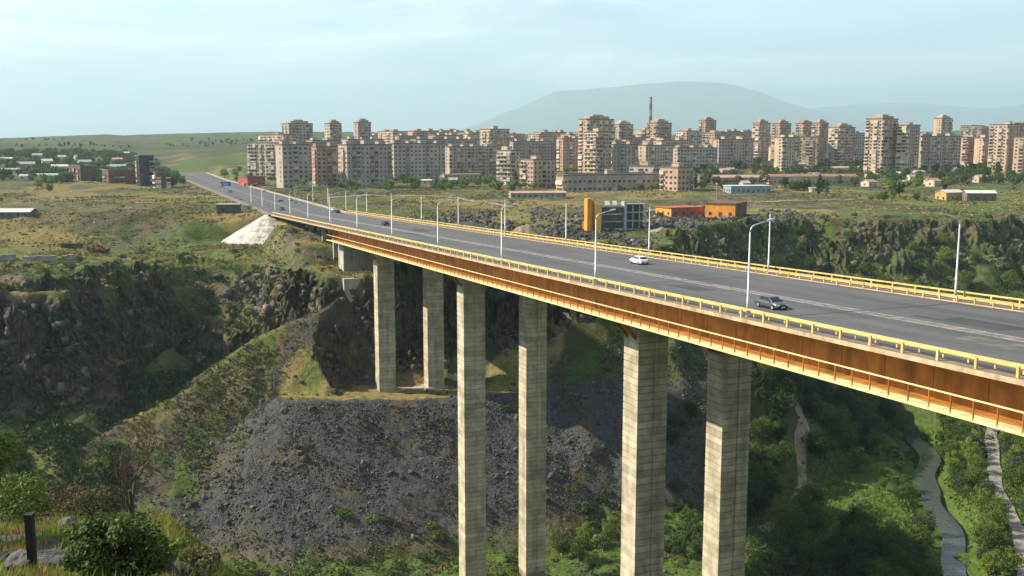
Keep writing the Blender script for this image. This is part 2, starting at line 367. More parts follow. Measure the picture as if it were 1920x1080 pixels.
# ------------------------------------------------------------------ ground material
def ground_material():
    m = bpy.data.materials.new('ground'); m.use_nodes = True
    n, l = m.node_tree.nodes, m.node_tree.links
    b = n['Principled BSDF']; b.inputs['Roughness'].default_value = .95; b.inputs['Specular IOR Level'].default_value = .1
    geo = n.new('ShaderNodeNewGeometry')
    A = n.new('ShaderNodeAttribute'); A.attribute_name = 'cover'
    sp = n.new('ShaderNodeSeparateColor'); l.new(A.outputs['Color'], sp.inputs[0])
    def noise(sc, det=6, ro=.62, dist=0):
        x = n.new('ShaderNodeTexNoise'); x.inputs['Scale'].default_value = sc; x.inputs['Detail'].default_value = det; x.inputs['Roughness'].default_value = ro; x.inputs['Distortion'].default_value = dist
        l.new(geo.outputs['Position'], x.inputs['Vector']); return x.outputs['Fac']
    def ramp(v, a, b_):
        r_ = n.new('ShaderNodeMapRange'); r_.interpolation_type = 'SMOOTHSTEP'; r_.inputs['From Min'].default_value = a; r_.inputs['From Max'].default_value = b_; l.new(v, r_.inputs['Value']); return r_.outputs[0]
    def mix(f, a, b_):
        x = n.new('ShaderNodeMix'); x.data_type = 'RGBA'
        if isinstance(f, float): x.inputs['Factor'].default_value = f
        else: l.new(f, x.inputs['Factor'])
        for k, v in (('A', a), ('B', b_)):
            if isinstance(v, tuple): x.inputs[k].default_value = (*v, 1)
            else: l.new(v, x.inputs[k])
        return x.outputs['Result']
    def mul(a, b_):
        x = n.new('ShaderNodeMath'); x.operation = 'MULTIPLY'
        l.new(a, x.inputs[0])
        if isinstance(b_, float): x.inputs[1].default_value = b_
        else: l.new(b_, x.inputs[1])
        return x.outputs[0]
    big, mid, fine, tiny = noise(.018, 3), noise(.11, 4), noise(.7, 4, .7), noise(3.2, 2, .7)
    grass = mix(ramp(mid, .38, .62), (.066, .076, .021), (.125, .115, .036))
    grass = mix(ramp(fine, .40, .66), grass, (.090, .080, .045))
    pat = noise(.045, 4, .68, .6)
    grass = mix(mul(ramp(pat, .50, .60), .75), grass, (.034, .046, .016))
    grass = mix(mul(ramp(pat, .42, .36), .6), grass, (.17, .145, .075))
    dry = mix(ramp(fine, .35, .65), (.20, .155, .058), (.27, .215, .085))
    soil = mix(ramp(fine, .35, .65), (.095, .08, .065), (.16, .13, .105))
    g = mix(mul(ramp(big, .42, .56), ramp(mid, .42, .58)), grass, soil)
    g = mix(mul(ramp(noise(.006, 5, .6), .50, .60), .5), g, (.030, .042, .018))
    g = mix(sp.outputs['Blue'], g, dry)
    g = mix(A.outputs['Alpha'], g, (.032, .043, .022))
    lush = mix(ramp(fine, .35, .65), (.050, .098, .018), (.095, .155, .030))
    AL = n.new('ShaderNodeAttribute'); AL.attribute_name = 'lush'
    g = mix(AL.outputs['Fac'], g, lush)
    rock = mix(ramp(mid, .35, .65), (.036, .033, .032), (.080, .065, .054))
    rock = mix(ramp(fine, .42, .70), rock, (.115, .096, .076))
    rock = mix(mul(ramp(noise(.3, 5), .50, .62), .8), rock, (.085, .085, .035))
    mpv = n.new('ShaderNodeMapping'); mpv.inputs['Scale'].default_value = (.42, .42, .16); l.new(geo.outputs['Position'], mpv.inputs['Vector'])
    vc = n.new('ShaderNodeTexVoronoi'); vc.feature = 'DISTANCE_TO_EDGE'; vc.inputs['Scale'].default_value = 1.0; l.new(mpv.outputs[0], vc.inputs['Vector'])
    rock = mix(ramp(vc.outputs['Distance'], .0, .07), (.022, .021, .021), rock)
    g = mix(sp.outputs['Red'], g, rock)
    vo = n.new('ShaderNodeTexVoronoi'); vo.inputs['Scale'].default_value = .9; l.new(geo.outputs['Position'], vo.inputs['Vector'])
    tal = mix(ramp(fine, .3, .7), (.036, .036, .040), (.080, .079, .083))
    sv = n.new('ShaderNodeSeparateColor'); l.new(vo.outputs['Color'], sv.inputs[0])
    tal = mix(mul(sv.outputs['Red'], .55), tal, (.115, .112, .112))
    tal = mix(mul(ramp(mid, .52, .66), .6), tal, (.12, .10, .055))
    g = mix(sp.outputs['Green'], g, tal)
    l.new(g, b.inputs['Base Color'])
    sm = n.new('ShaderNodeMath'); sm.operation = 'MULTIPLY_ADD'; sm.inputs[1].default_value = .35; l.new(tiny, sm.inputs[0]); l.new(fine, sm.inputs[2])
    bp = n.new('ShaderNodeBump'); bp.inputs['Strength'].default_value = .9; bp.inputs['Distance'].default_value = .9
    l.new(sm.outputs[0], bp.inputs['Height']); l.new(bp.outputs[0], b.inputs['Normal'])
    return m

def build_ground():
    az = np.concatenate([np.linspace(-36, 36, 600), np.linspace(36, 324, 50)[1:-1]])
    az = np.radians(az)
    rr = np.concatenate([np.linspace(3, 70, 70), np.linspace(70, 205, 55)[1:], np.linspace(205, 345, 250)[1:], np.linspace(345, 520, 130)[1:], np.geomspace(520, 1500, 110)[1:], np.geomspace(1500, 12500, 60)[1:], np.geomspace(12500, 31000, 8)[1:]])
    Rr, Az = np.meshgrid(rr, az, indexing='ij')
    X, Y = Rr * np.sin(Az), Rr * np.cos(Az)
    z, m = terrain(X, Y, True)
    back = (Y < 0)
    z = np.where(back & (Rr > 200), np.maximum(z, -18), z)
    cl = m['cliff'] * (Rr < 900)
    outc = sstep(.56, .66, fbm(X / 16 + 70, Y / 16, oct=4)) * sstep(-34, -4, m['cd']) * (m['cd'] < 3) * (Rr < 560) * (1 - sstep(52, 40, np.abs(m['n'] - NC)) * sstep(296, 304, m['d']))
    gl = .55 * sstep(24, 30, m['cw']) * sstep(.50, .62, fbm(X / 10 + 33, Y / 10, oct=4))
    rk = np.maximum(cl * (1 - sstep(22, 30, m['cw']) * .95), outc * .9)
    rk = np.maximum(rk, gl * cl)
    rk = np.maximum(rk, m['head'] * .9)
    rgt = sstep(25, 45, X)
    rk = rk * (1 - rgt * (1 - .75 * sstep(.40, .54, fbm(X / 15 + 12, Y / 15, z / 12, oct=3))))
    # rock relief: blocky ridges pushed outwards and up
    a = np.abs(fbm(X / 9, Y / 9, z / 7, oct=4) - .5) * 2
    b = np.abs(fbm(X / 3.2 + 5, Y / 3.2, z / 2.6, oct=3) - .5) * 2
    z = z + rk * ((.35 - a) * 6 + (.3 - b) * 2.0)
    wx, wy = X + (fbm(X / 4, Y / 4, oct=2) - .5) * 5, Y + (fbm(X / 4 + 9, Y / 4, oct=2) - .5) * 5
    def blk(s_, h_, k): return _h(np.floor(wx / s_).astype(np.int64), np.floor(wy / s_).astype(np.int64), np.floor(z / h_ + wx * .08 + k).astype(np.int64)) - .5
    b1, b2, b3 = blk(4.6, 7, 1), blk(2.1, 3.4, 2), blk(1.1, 1.6, 3)
    z = z + rk * (b1 * 3.4 + b2 * 2.2 + b3 * 1.1)
    Y = Y - rk * (b1 * 3.2 + b2 * 2.2 + b3 * 1.0)
    X = X + rk * (fbm(X / 6, z / 6, Y / 6, oct=3) - .5) * 6
    Y = Y + rk * ((fbm(X / 5 + 20, z / 4, Y / 5, oct=3) - .5) * 4 + (a - .3) * 2)
    z = z + (fbm(X / 2.2, Y / 2.2, oct=3) - .5) * .8 * ((Rr > 150) & (Rr < 480)) * (1 - rk)
    n, d = m['n'], m['d']
    # cover masks
    inx = sstep(-84, -66, X + m['wob'] * 30) * sstep(70, 52, X)
    talus = m['slope'] * inx * sstep(-66.5, -69, z - m['wob'] * 2) * sstep(-97, -93, z + m['wob'] * 5) * (m['dledge'] > 8.5)
    fan = sstep(0, 7, X + 67 + (285 - Y) * .36 + (fbm(X / 8 + 2, Y / 8, oct=3) - .5) * 22) * sstep(62, 48, X)
    crestgrass = sstep(7, 12, m['dspur'] + (fbm(X / 5, Y / 5 + 4, oct=3) - .5) * 10)
    talus = talus * fan * crestgrass
    talus = np.maximum(talus, m['onspur'] * m['camside'] * fan * crestgrass * (m['dledge'] > 9) * sstep(-97.5, -94, z))
    talus = np.maximum(talus, .7 * sstep(.55, .66, fbm(X / 7 + 3, Y / 16, oct=3)) * m['onspur'] * (m['dledge'] > 9) * sstep(-96, -92, z))
    waste = sstep(.46, .58, fbm(X / 14 + 77, Y / 14, oct=4)) * sstep(-60, -30, X) * sstep(150, 110, X) * sstep(325, 345, Y) * sstep(500, 440, Y) * (m['cd'] < 1)
    talus = talus * (1 - m['head'])
    talus = np.maximum(talus, .7 * waste)
    rip = m['slope'] * sstep(44, 60, X) * .35
    rock = np.clip(np.maximum(rk, .0) * (1 - .45 * sstep(20, 28, m['cw'])) * sstep(.36, .52, fbm(X / 5, Y / 5, z / 5, oct=3) + cl * .12) + rip, 0, 1)
    dryn = sstep(.50, .62, fbm(X / 22 + 30, Y / 13, oct=4))
    dry = dryn * (m['cd'] < 0) * (Rr < 460) * .75
    dry = np.maximum(dry, .9 * sstep(11.5, 9, m['dledge']) * sstep(.3, .45, fbm(X / 8, Y / 8 + 7, oct=3)))
    dry = np.maximum(dry, .6 * (m['camside'] | (m['dspur'] < 5)) * sstep(16, 4, m['dspur'] + m['wob'] * 10) * sstep(.42, .56, fbm(X / 6 + 8, Y / 6, oct=3)))
    dry = np.maximum(dry, .7 * rk * sstep(.52, .62, fbm(X / 11 + 60, Y / 11, oct=3)))
    dry = np.maximum(dry, m['near'] * sstep(.42, .58, fbm(X / 5, Y / 5 + 2, oct=3)) * .9)
    dry = np.maximum(dry, .7 * sstep(.50, .62, fbm(X / 45 + 11, Y / 60, oct=4)) * (Rr >= 400))
    lush = np.maximum(m['floor'] * .85, m['slope'] * sstep(60, 90, X) * sstep(.40, .55, fbm(X / 14, Y / 14, oct=3)) * .9)
    lush = np.maximum(lush, .4 * sstep(-70, -76, z) * sstep(-88, -104, X) * (~m['onspur']))
    lush = np.maximum(lush, .55 * sstep(.50, .64, fbm(X / 60, Y / 90 + 5, oct=4)) * (m['cd'] < 0) * (Rr > 330))
    lush = np.maximum(lush, .6 * sstep(.52, .64, fbm(X / 7 + 50, Y / 7, oct=3)) * (Rr < 420))
    lush = np.maximum(lush, .6 * rgt * sstep(0, 3, m['cd']) * sstep(.42, .55, fbm(X / 9 + 90, Y / 9, oct=3)))
    lush = np.maximum(lush, .1 * sstep(1400, 2300, Rr))
    ni, nj = X.shape
    V = np.stack([X, Y, z], -1).reshape(-1, 3)
    i, j = np.meshgrid(np.arange(ni - 1), np.arange(nj), indexing='ij')
    j2 = (j + 1) % nj
    Fc = np.stack([i * nj + j, i * nj + j2, (i + 1) * nj + j2, (i + 1) * nj + j], -1).reshape(-1, 4)[:, ::-1]
    me = mesh_np('ground', V, Fc, ground_material(), True)
    rf_ = (rk.reshape(-1)[Fc].max(1) < .25); me.polygons.foreach_set('use_smooth', rf_)
    at_ = me.attributes.new('cover', 'FLOAT_COLOR', 'POINT')
    C = np.stack([rock, talus, dry, .65 * sstep(1000, 1700, Rr)], -1).reshape(-1, 4).astype(np.float32)
    at_.data.foreach_set('color', C.ravel())
    at2 = me.attributes.new('lush', 'FLOAT', 'POINT'); at2.data.foreach_set('value', np.clip(lush, 0, 1).astype(np.float32).ravel())
    o = obj('ground', me); tag(o, kind='structure')
    return o
ground = build_ground()

def ribbon(name, pts, width, material, lift=.12, step=3.0, across=4, zfix=None):
    pts = [Vector((p[0], p[1], 0)) for p in pts]; out = []
    for a, b in zip(pts[:-1], pts[1:]):
        k = max(1, int((b - a).length / step)); out += [a.lerp(b, t / k) for t in range(k)]
    out.append(pts[-1])
    for _ in range(6): out = [out[0]] + [(out[i - 1] + out[i] * 2 + out[i + 1]) / 4 for i in range(1, len(out) - 1)] + [out[-1]]
    P = []
    for i, p in enumerate(out):
        d = (out[min(i + 1, len(out) - 1)] - out[max(i - 1, 0)]).normalized(); s = Vector((d.y, -d.x, 0))
        wd = width * (0.8 + .4 * float(vnoise(np.array([i * .21]), np.array([width]))[0]))
        for k in range(across + 1): P.append(p + s * wd * (k / across - .5))
    P = np.array([(p.x, p.y) for p in P])
    z = terrain(P[:, 0], P[:, 1]) + lift if zfix is None else np.full(len(P), zfix)
    V = np.column_stack([P, z]); w = across + 1
    Fc = [(i * w + k, (i + 1) * w + k, (i + 1) * w + k + 1, i * w + k + 1) for i in range(len(out) - 1) for k in range(across)]
    Fc = [f[::-1] for f in Fc]
    return tag(obj(name, mesh_np(name, V, Fc, material, True)), kind='structure')

def water_mat():
    m = bpy.data.materials.new('water'); m.use_nodes = True; n, l = m.node_tree.nodes, m.node_tree.links
    b = n['Principled BSDF']; b.inputs['Base Color'].default_value = (.05, .058, .056, 1); b.inputs['Roughness'].default_value = .16
    t = n.new('ShaderNodeTexCoord'); ns = n.new('ShaderNodeTexNoise'); ns.inputs['Scale'].default_value = .9; ns.inputs['Detail'].default_value = 4
    bp = n.new('ShaderNodeBump'); bp.inputs['Strength'].default_value = .5; bp.inputs['Distance'].default_value = .2
    l.new(t.outputs['Object'], ns.inputs['Vector']); l.new(ns.outputs['Fac'], bp.inputs['Height']); l.new(bp.outputs[0], b.inputs['Normal'])
    return m
ribbon('river', RIVER, 6.2, water_mat(), zfix=-103.0, across=2)
gravel = mat('gravel', (.25, .235, .21), .95, .25, .5, bump=.3)
dirt = mat('dirt', (.26, .21, .14), .95, .25, .4, bump=.3)
GRAVEL_ROAD = [(98, 175), (118, 215), (133, 250), (143, 283), (156, 312), (166, 335), (180, 352)]
ribbon('gravel_road', GRAVEL_ROAD, 3.8, gravel, .5, 1.5)
TRAIL = [(58, 236), (66, 250), (72, 258), (84, 276), (87, 292), (93, 306), (89, 318), (84, 326), (80, 338)]
ribbon('dirt_path', TRAIL, 3.0, dirt, .25, 1.5)

# ------------------------------------------------------------------ distant mountains
def mountain(name, prof, Y0, depth, seed):
    prof = [(at(px, py, Y0).x, at(px, py, Y0).z) for px, py in prof]
    xs = np.linspace(prof[0][0], prof[-1][0], 220); ys = np.linspace(-1, 1, 60)
    X, T = np.meshgrid(xs, ys, indexing='ij')
    H = np.interp(X, [p[0] for p in prof], [p[1] for p in prof])
    Yw = Y0 + T * depth
    g = np.abs(fbm(X / 1600 + seed, Yw / 2700, oct=5) - .5) * 2
    Z = (H + 60) * (1 - np.abs(T) ** 1.3) * (1 - .35 * g * np.abs(T) ** .5) - 60 + (fbm(X / 540, Yw / 540 + seed, oct=3) - .5) * 45
    ni, nj = X.shape
    i, j = np.meshgrid(np.arange(ni - 1), np.arange(nj - 1), indexing='ij')
    Fc = np.stack([i * nj + j, (i + 1) * nj + j, (i + 1) * nj + j + 1, i * nj + j + 1], -1).reshape(-1, 4)
    mm = mat('mountain_heath', (.085, .10, .055), .95, .3, .004)
    return tag(obj(name, mesh_np(name, np.stack([X, Yw, Z], -1).reshape(-1, 3), Fc, mm, True)), kind='structure')
mountain('mountain', [(860, 245), (905, 228), (960, 205), (1040, 172), (1120, 165), (1195, 158), (1245, 153), (1300, 151), (1350, 154), (1390, 162), (1425, 172), (1480, 192), (1540, 210), (1640, 235), (1720, 250)], 25000, 4600, 1.0)
mountain('mountain_ridge', [(1380, 250), (1460, 215), (1540, 200), (1620, 194), (1700, 191), (1790, 199), (1850, 203), (1930, 194), (2100, 180), (2400, 200), (2700, 250)], 29000, 3600, 4.0)

# ------------------------------------------------------------------ air
hz = MB(); hz.box(-33000, 33000, -33000, 34000, -112, 1720)
hm = bpy.data.materials.new('haze'); hm.use_nodes = True
hn, hl = hm.node_tree.nodes, hm.node_tree.links
hn.remove(hn['Principled BSDF'])
pv = hn.new('ShaderNodeVolumePrincipled'); pv.inputs['Density'].default_value = HAZE_D if 'HAZE_D' in globals() else 8.5e-5
pv.inputs['Color'].default_value = (.60, .86, 1.0, 1); pv.inputs['Anisotropy'].default_value = .15
hl.new(pv.outputs[0], hn['Material Output'].inputs['Volume'])
tag(hz.build('haze', hm), 'pale blue haze in the air over the far city', 'haze', kind='stuff')
# ================================================================== BRIDGE
conc = mat('concrete', (.50, .445, .335), .9, .22, .35, rand=.14, bump=.25, stain=.35, world=True)
conc_grey = mat('concrete_grey', (.42, .40, .36), .9, .18, .5, rand=.08, bump=.3, stain=.25)
slab_m = mat('slab_edge_concrete', (.55, .42, .27), .85, .2, .6, stain=.25)
steel_y = mat('yellow_paint', (.66, .50, .19), .6, .14, .8, rand=.12, world=True)
steel_w = mat('ochre_paint', (.46, .185, .034), .6, .2, .35, stain=.5, world=True)
steel_f = mat('ochre_flange_paint', (.84, .70, .36), .55, .12, .5, stain=.15)
walk_m = mat('pavement', (.20, .165, .13), .95, .15, .5)
lampm = mat('galvanised_steel', (.52, .54, .56), .45, .06, 2.0, metal=.3)

def asphalt():
    m = bpy.data.materials.new('asphalt'); m.use_nodes = True; n, l = m.node_tree.nodes, m.node_tree.links
    b = n['Principled BSDF']; b.inputs['Roughness'].default_value = .78; b.inputs['Specular IOR Level'].default_value = .35
    t = n.new('ShaderNodeTexCoord')
    mp_ = n.new('ShaderNodeMapping'); mp_.inputs['Scale'].default_value = (1, .035, 1); l.new(t.outputs['Object'], mp_.inputs['Vector'])
    n1 = n.new('ShaderNodeTexNoise'); n1.inputs['Scale'].default_value = .55; n1.inputs['Detail'].default_value = 6; l.new(mp_.outputs[0], n1.inputs['Vector'])
    n2 = n.new('ShaderNodeTexNoise'); n2.inputs['Scale'].default_value = .12; n2.inputs['Detail'].default_value = 6; l.new(t.outputs['Object'], n2.inputs['Vector'])
    a = n.new('ShaderNodeMath'); a.operation = 'MULTIPLY_ADD'; a.inputs[1].default_value = .5; l.new(n2.outputs['Fac'], a.inputs[0]); l.new(n1.outputs['Fac'], a.inputs[2])
    r_ = n.new('ShaderNodeMapRange'); r_.inputs['From Min'].default_value = .5; r_.inputs['From Max'].default_value = 1.0; l.new(a.outputs[0], r_.inputs['Value'])
    x = n.new('ShaderNodeMix'); x.data_type = 'RGBA'; x.inputs['A'].default_value = (.056, .058, .064, 1); x.inputs['B'].default_value = (.104, .105, .110, 1)
    l.new(r_.outputs[0], x.inputs['Factor']); l.new(x.outputs['Result'], b.inputs['Base Color']); return m
asph = asphalt()
paint = mat('worn_road_paint', (.33, .30, .29), .9, .3, .9)

bridge = empty('road_bridge', (0, 0, 0), BA)
tag(bridge, 'long yellow steel girder bridge on tall twin concrete piers crossing the gorge', 'bridge')
D0 = -70.0
def strip(prof, d0, d1, seg=1):
    """cross-section (n, dz) carried along the deck"""
    b = MB(); rings = []
    for k in range(seg + 1):
        d = d0 + (d1 - d0) * k / seg; z = float(zdeck(min(d, D_END - .01)))
        rings.append([(n, d, z + dz) for n, dz in prof])
    b.loft(rings); return b
def rect(n0, n1, z0, z1): return [(n0, z1), (n0, z0), (n1, z0), (n1, z1)]
W0, W1 = 62.5, 95.0
strip([(W0, .12), (W0, -.30), (W0 + 2.6, -.55), (66, -.62), (91.5, -.62), (W1 - 2.6, -.55), (W1, -.30), (W1, .12), (93.2, .12), (93.2, -.02), (64.3, -.02), (64.3, .12)], D0, D_END).build('deck_slab', slab_m, bridge)
strip(rect(64.32, 93.18, -.015, .0), D0, D_END).build('roadway', asph, bridge)
for a, c in ((W0 + .05, 64.28), (93.22, W1 - .05)):
    strip(rect(a, c, .115, .14), D0, D_END).build('footway', walk_m, bridge)
for a, c in ((77.1, 77.45), (78.55, 78.9)):
    strip(rect(a, c, .0, .006), D0, D_END).build('centre_line', paint, bridge)
strip(rect(77.55, 78.45, .0, .004), D0, D_END).build('centre_strip', mat('worn_asphalt', (.18, .165, .16), .9, .25, .6), bridge)
for nn in (68.2, 72.0, 84.6, 88.4):
    strip(rect(nn, nn + .14, .0, .005), D0, D_END).build('lane_line', mat('faded_lane_paint', (.13, .13, .13), .9, .3, 1.5), bridge)
# main girders
for s, nw in ((-1, 67.0), (1, 90.5)):
    i0, i1 = (nw, nw + .25) if s < 0 else (nw - .25, nw)
    strip(rect(i0, i1, -4.30, -.60), D0, D_MAIN).build('girder_web', steel_w, bridge)
    c0, c1 = (63.4, nw) if s < 0 else (nw, 94.1)
    cm_ = c0 + 2.2 if s < 0 else c1 - 2.2
    strip(rect(*((c0, cm_) if s < 0 else (cm_, c1)), -4.38, -4.30), D0, D_MAIN).build('catwalk_floor', steel_f, bridge)
    strip(rect(*((cm_, c1) if s < 0 else (c0, cm_)), -4.38, -4.31), D0, D_MAIN).build('bounce_tint_floor', steel_w, bridge)  # inner catwalk floor in ochre, imitating bounce light on the lower web
    strip(rect(nw - .7, nw + .7, -4.56, -4.39), D0, D_MAIN).build('girder_flange', steel_f, bridge)
    o = 63.45 if s < 0 else 94.0
    strip(rect(o - .04, o + .04, -4.29, -4.10), D0, D_MAIN).build('toe_board', steel_f, bridge)
    cr_ = strip(rect(o - .05, o + .05, -2.62, -2.50), D0, D_MAIN).build('catwalk_rail', steel_f, bridge)
    if s < 0:
        pm = MB(); pm.box(-.05, .05, -.05, .05, -1.68, 0); pm = pm.mesh('catwalk_post', steel_w)
        d = 44.0
        while d < D_MAIN - 1:
            obj('catwalk_post', pm, cr_, (o, d, float(zdeck(d)) - 2.62)); d += 2.35
for nw in (70.5, 87):
    strip(rect(nw, nw + .3, -4.2, -.63), D0, D_MAIN).build('inner_girder', steel_w, bridge)
strip(rect(67.26, 90.24, -4.28, -4.2), D0, D_MAIN).build('bottom_plate', steel_w, bridge)
# web splice plates and stiffeners
sp_ = MB(); sp_.box(-.06, -.002, -.09, .09, -3.6, -.02); sp_ = sp_.mesh('stiffener', steel_w)
for k in range(45):
    d = 48 + k * 6.0
    obj('stiffener', sp_, bridge, (67.0, d, float(zdeck(d)) - .62))
# end plate of the main span and approach span
strip(rect(65.6, 91.9, -4.5, -.7), D_MAIN, D_MAIN + .4).build('end_plate', steel_w, bridge)
strip(rect(66.5, 91.0, -1.7, -.63), D_MAIN + .41, D_END).build('approach_beam', conc_grey, bridge)
for d in (322, 340, 362):
    cb = MB(); z = float(zdeck(d)); cb.box(66, 91.5, d - .7, d + .7, z - 2.7, z - 1.71); cap = cb.build('bent_cap', conc_grey, bridge)
    for nn in (68, 75, 82, 89):
        c = MB(); X, Y = br(nn, d); c.box(nn - .6, nn + .6, d - .6, d + .6, hgt(X, Y) - 2, z - 2.71); c.build('bent_column', conc_grey, cap)
# expansion joints and repair patches in the asphalt
for d in (51.8, 88.2, 124.6, 162, 200.2, 237, 273.5, 312.8, 366, 420.5):
    strip(rect(64.4, 93.1, .0, .007), d, d + .35).build('expansion_joint', mat('joint_rubber', (.03, .03, .032), .8, .2, 2), bridge)
pr = random.Random(3)
for k in range(9):
    n0, d = pr.uniform(66, 89), pr.uniform(55, 300); w, l_ = pr.uniform(1.0, 3.4), pr.uniform(2, 14)
    strip(rect(n0, n0 + w, .0, .003), d, d + l_).build('asphalt_patch', mat('patch_dark', (.060, .061, .064), .85, .25, .8) if k % 3 else mat('patch_pale', (.125, .124, .122), .9, .25, .8), bridge)
# railings
def railing(name, n, d0, d1, step, post, rails, material):
    b = MB()
    for (nn0, nn1, z0, z1) in rails: 
        s_ = strip(rect(n + nn0, n + nn1, z0, z1), d0, d1); b.add(s_.v, s_.f)
    o = b.build(name, material, bridge)
    m = MB(); m.box(*post); m = m.mesh('post', material)
    d = d0
    while d <= d1:
        obj('post', m, o, (n, d, float(zdeck(min(d, 420.9))) + .14)); d += step
    return o
hrail = [(-.11, .11, 1.06, 1.24)]
railing('outer_railing', 62.85, 37.9, D_END, 3.94, (-.09, .09, -.11, .11, 0, .915), hrail, steel_y)
railing('outer_railing', 94.65, 37.9, D_END, 3.94, (-.08, .08, -.09, .09, 0, .915), hrail + [(-.03, .03, .62, .70)], steel_y)
guard = [(-.03, .05, .52, .66), (-.10, -.03, .60, .72), (-.03, .05, .66, .80)]
guard2 = [(-.05, .03, .52, .66), (.03, .10, .60, .72), (-.05, .03, .66, .80)]
gm = (-.08, .08, -.09, .09, -.14, .60)
railing('guard_rail', 64.2, 38.5, D_END, 2.65, (.051, .16, -.07, .07, -.14, .64), guard, steel_y)
railing('guard_rail', 93.3, 38.5, D_END, 2.65, (-.16, -.051, -.07, .07, -.16, .64), guard2, steel_y)
# drain pipes
# piers: core shaft with cast lifts round it
LIFT = 1.05
def section(L, Wd, g=.14):
    x, y = Wd / 2, L / 2; c = .32
    return [(-x, -y), (-c, -y), (-c, -y + g), (c, -y + g), (c, -y), (x, -y), (x, y), (c, y), (c, y - g), (-c, y - g), (-c, y), (-x, y)]
lm = MB(); lm.prism(section(4.3, 4.9), .06, LIFT - .06); lm = lm.mesh('concrete_lift', conc)
ZV = {}
for d, tagname in ((124.6, 'c'), (200.2, 'b'), (273.5, 'a')):
    ztop = float(zdeck(d)) - 4.62
    for nc in (71.5, 86.05):
        X, Y = br(nc, d); base = min(hgt(X, Y), -69.5 if tagname == 'a' else -97) - 1.5
        if tagname == 'a': base = -70.5
        sh = MB(); sh.prism(section(4.1, 4.7), base, ztop); 
        pier = sh.build('pier_column', mat('joint_concrete', (.30, .265, .20), .95, .2, .4), bridge, loc=(nc, d, 0))
        zcut = {'c': -72.5, 'b': -97, 'a': -70.4}[tagname]
        k = 0
        while ztop - .6 - (k + 1) * LIFT > max(zcut, base):
            obj('concrete_lift', lm, pier, (0, 0, ztop - .6 - (k + 1) * LIFT)); k += 1
        # flared head
        hd = MB(); w, L = 2.6, 2.3
        hd.loft([[(-w + .1, -L + .1, ztop - .6), (w - .1, -L + .1, ztop - .6), (w - .1, L - .1, ztop - .6), (-w + .1, L - .1, ztop - .6)],
                 [(-w - .05, -L, ztop), (w + .05, -L, ztop), (w + .05, L, ztop), (-w - .05, L, ztop)]])
        hd.build('pier_head', conc, pier)
        # bracket strut on the outer side
        if True:
            s = -1 if nc < NC else 1
            bt = MB(); z1 = ztop - .02; 
            yl = 1.5
            poly = [(s * 2.5, ztop - 3.4), (s * 2.5, ztop - 2.7), (s * 4.9, z1), (s * 5.6, z1)]
            v = [(x, -yl, z) for x, z in poly] + [(x, -yl + .5, z) for x, z in poly]
            bt.add(v, [(0, 1, 2, 3), (7, 6, 5, 4), (0, 4, 5, 1), (1, 5, 6, 2), (2, 6, 7, 3), (3, 7, 4, 0)])
            v = [(x, yl - .5, z) for x, z in poly] + [(x, yl, z) for x, z in poly]
            bt.add(v, [(0, 1, 2, 3), (7, 6, 5, 4), (0, 4, 5, 1), (1, 5, 6, 2), (2, 6, 7, 3), (3, 7, 4, 0)])
            bt.build('bracket', steel_w, pier)
        ft = MB()
        if tagname == 'a': ft.box(-3.4, 3.4, -3.1, 3.1, base - 3, base + 1.0); ft.build('footing', conc_grey, pier)
    cb = MB(); cb.box(66.3, 91.2, d - 1.2, d + 1.2, ztop + .01, ztop + .22); cb.build('bearing_beam', steel_w, bridge)
# tie beam between the two columns on the ledge
tb = MB(); tb.box(74.6, 83.0, 272.2, 274.8, -70.6, -69.6); tb.build('tie_beam', conc_grey, bridge)
# abutment block under the end of the main span
ab = MB(); z = float(zdeck(310)); ab.box(67, 90.5, 305.2, 312.6, -44, z - 4.75); ab.build('abutment', conc_grey, bridge)
ab = MB(); ab.box(64.2, 76, 292.5, 300, -47, -39.2); ab.build('abutment_step', conc_grey, bridge)
# inspection gantry below the girder
ga = MB(); d = 100.0; z = float(zdeck(d)) - 4.7
ga.box(66.5, 90, d - 1.1, d - .9, z - 1.0, z - .75); ga.box(66.5, 90, d + .9, d + 1.1, z - 1.0, z - .75); ga.box(66.5, 90, d - 1.1, d + 1.1, z - 1.12, z - 1.01)
for nn in (67, 74, 82, 89):
    for dd in (-1, 1): ga.box(nn - .07, nn + .07, d + dd - .07, d + dd + .07, z - 1, z + .2)
ga.build('inspection_gantry', steel_w, bridge)

# ------------------------------------------------------------------ road beyond the bridge, kerbs
def road_strip(name, n0, n1, d0, d1, zo, material, h=.0, step=40):
    b = MB(); rings = []; k = int((d1 - d0) / step) + 1
    for i in range(k + 1):
        d = d0 + (d1 - d0) * i / k
        rings.append([(*br(n0, d), ROADZ(d) + zo + h), (*br(n0, d), ROADZ(d) + zo - .5), (*br(n1, d), ROADZ(d) + zo - .5), (*br(n1, d), ROADZ(d) + zo + h)])
    b.loft(rings); o = b.build(name, material); return tag(o, kind='structure')
def ROADZ(d): return float(-28.05 if d < 900 else -28.05 + (d - 900) * .012)
road_strip('road', 64.3, 93.2, D_END + .05, 1080, -.02, asph)
road_strip('pavement', 61.4, 64.2, D_END + .05, 1060, .10, walk_m)
road_strip('pavement', 93.3, 96.2, D_END + .05, 1060, .10, mat('pale_pavement', (.36, .33, .28), .9, .15, .5))
road_strip('road_marking', 77.2, 78.6, D_END + .1, 1060, -.016, mat('worn_asphalt', (.125, .118, .115)))

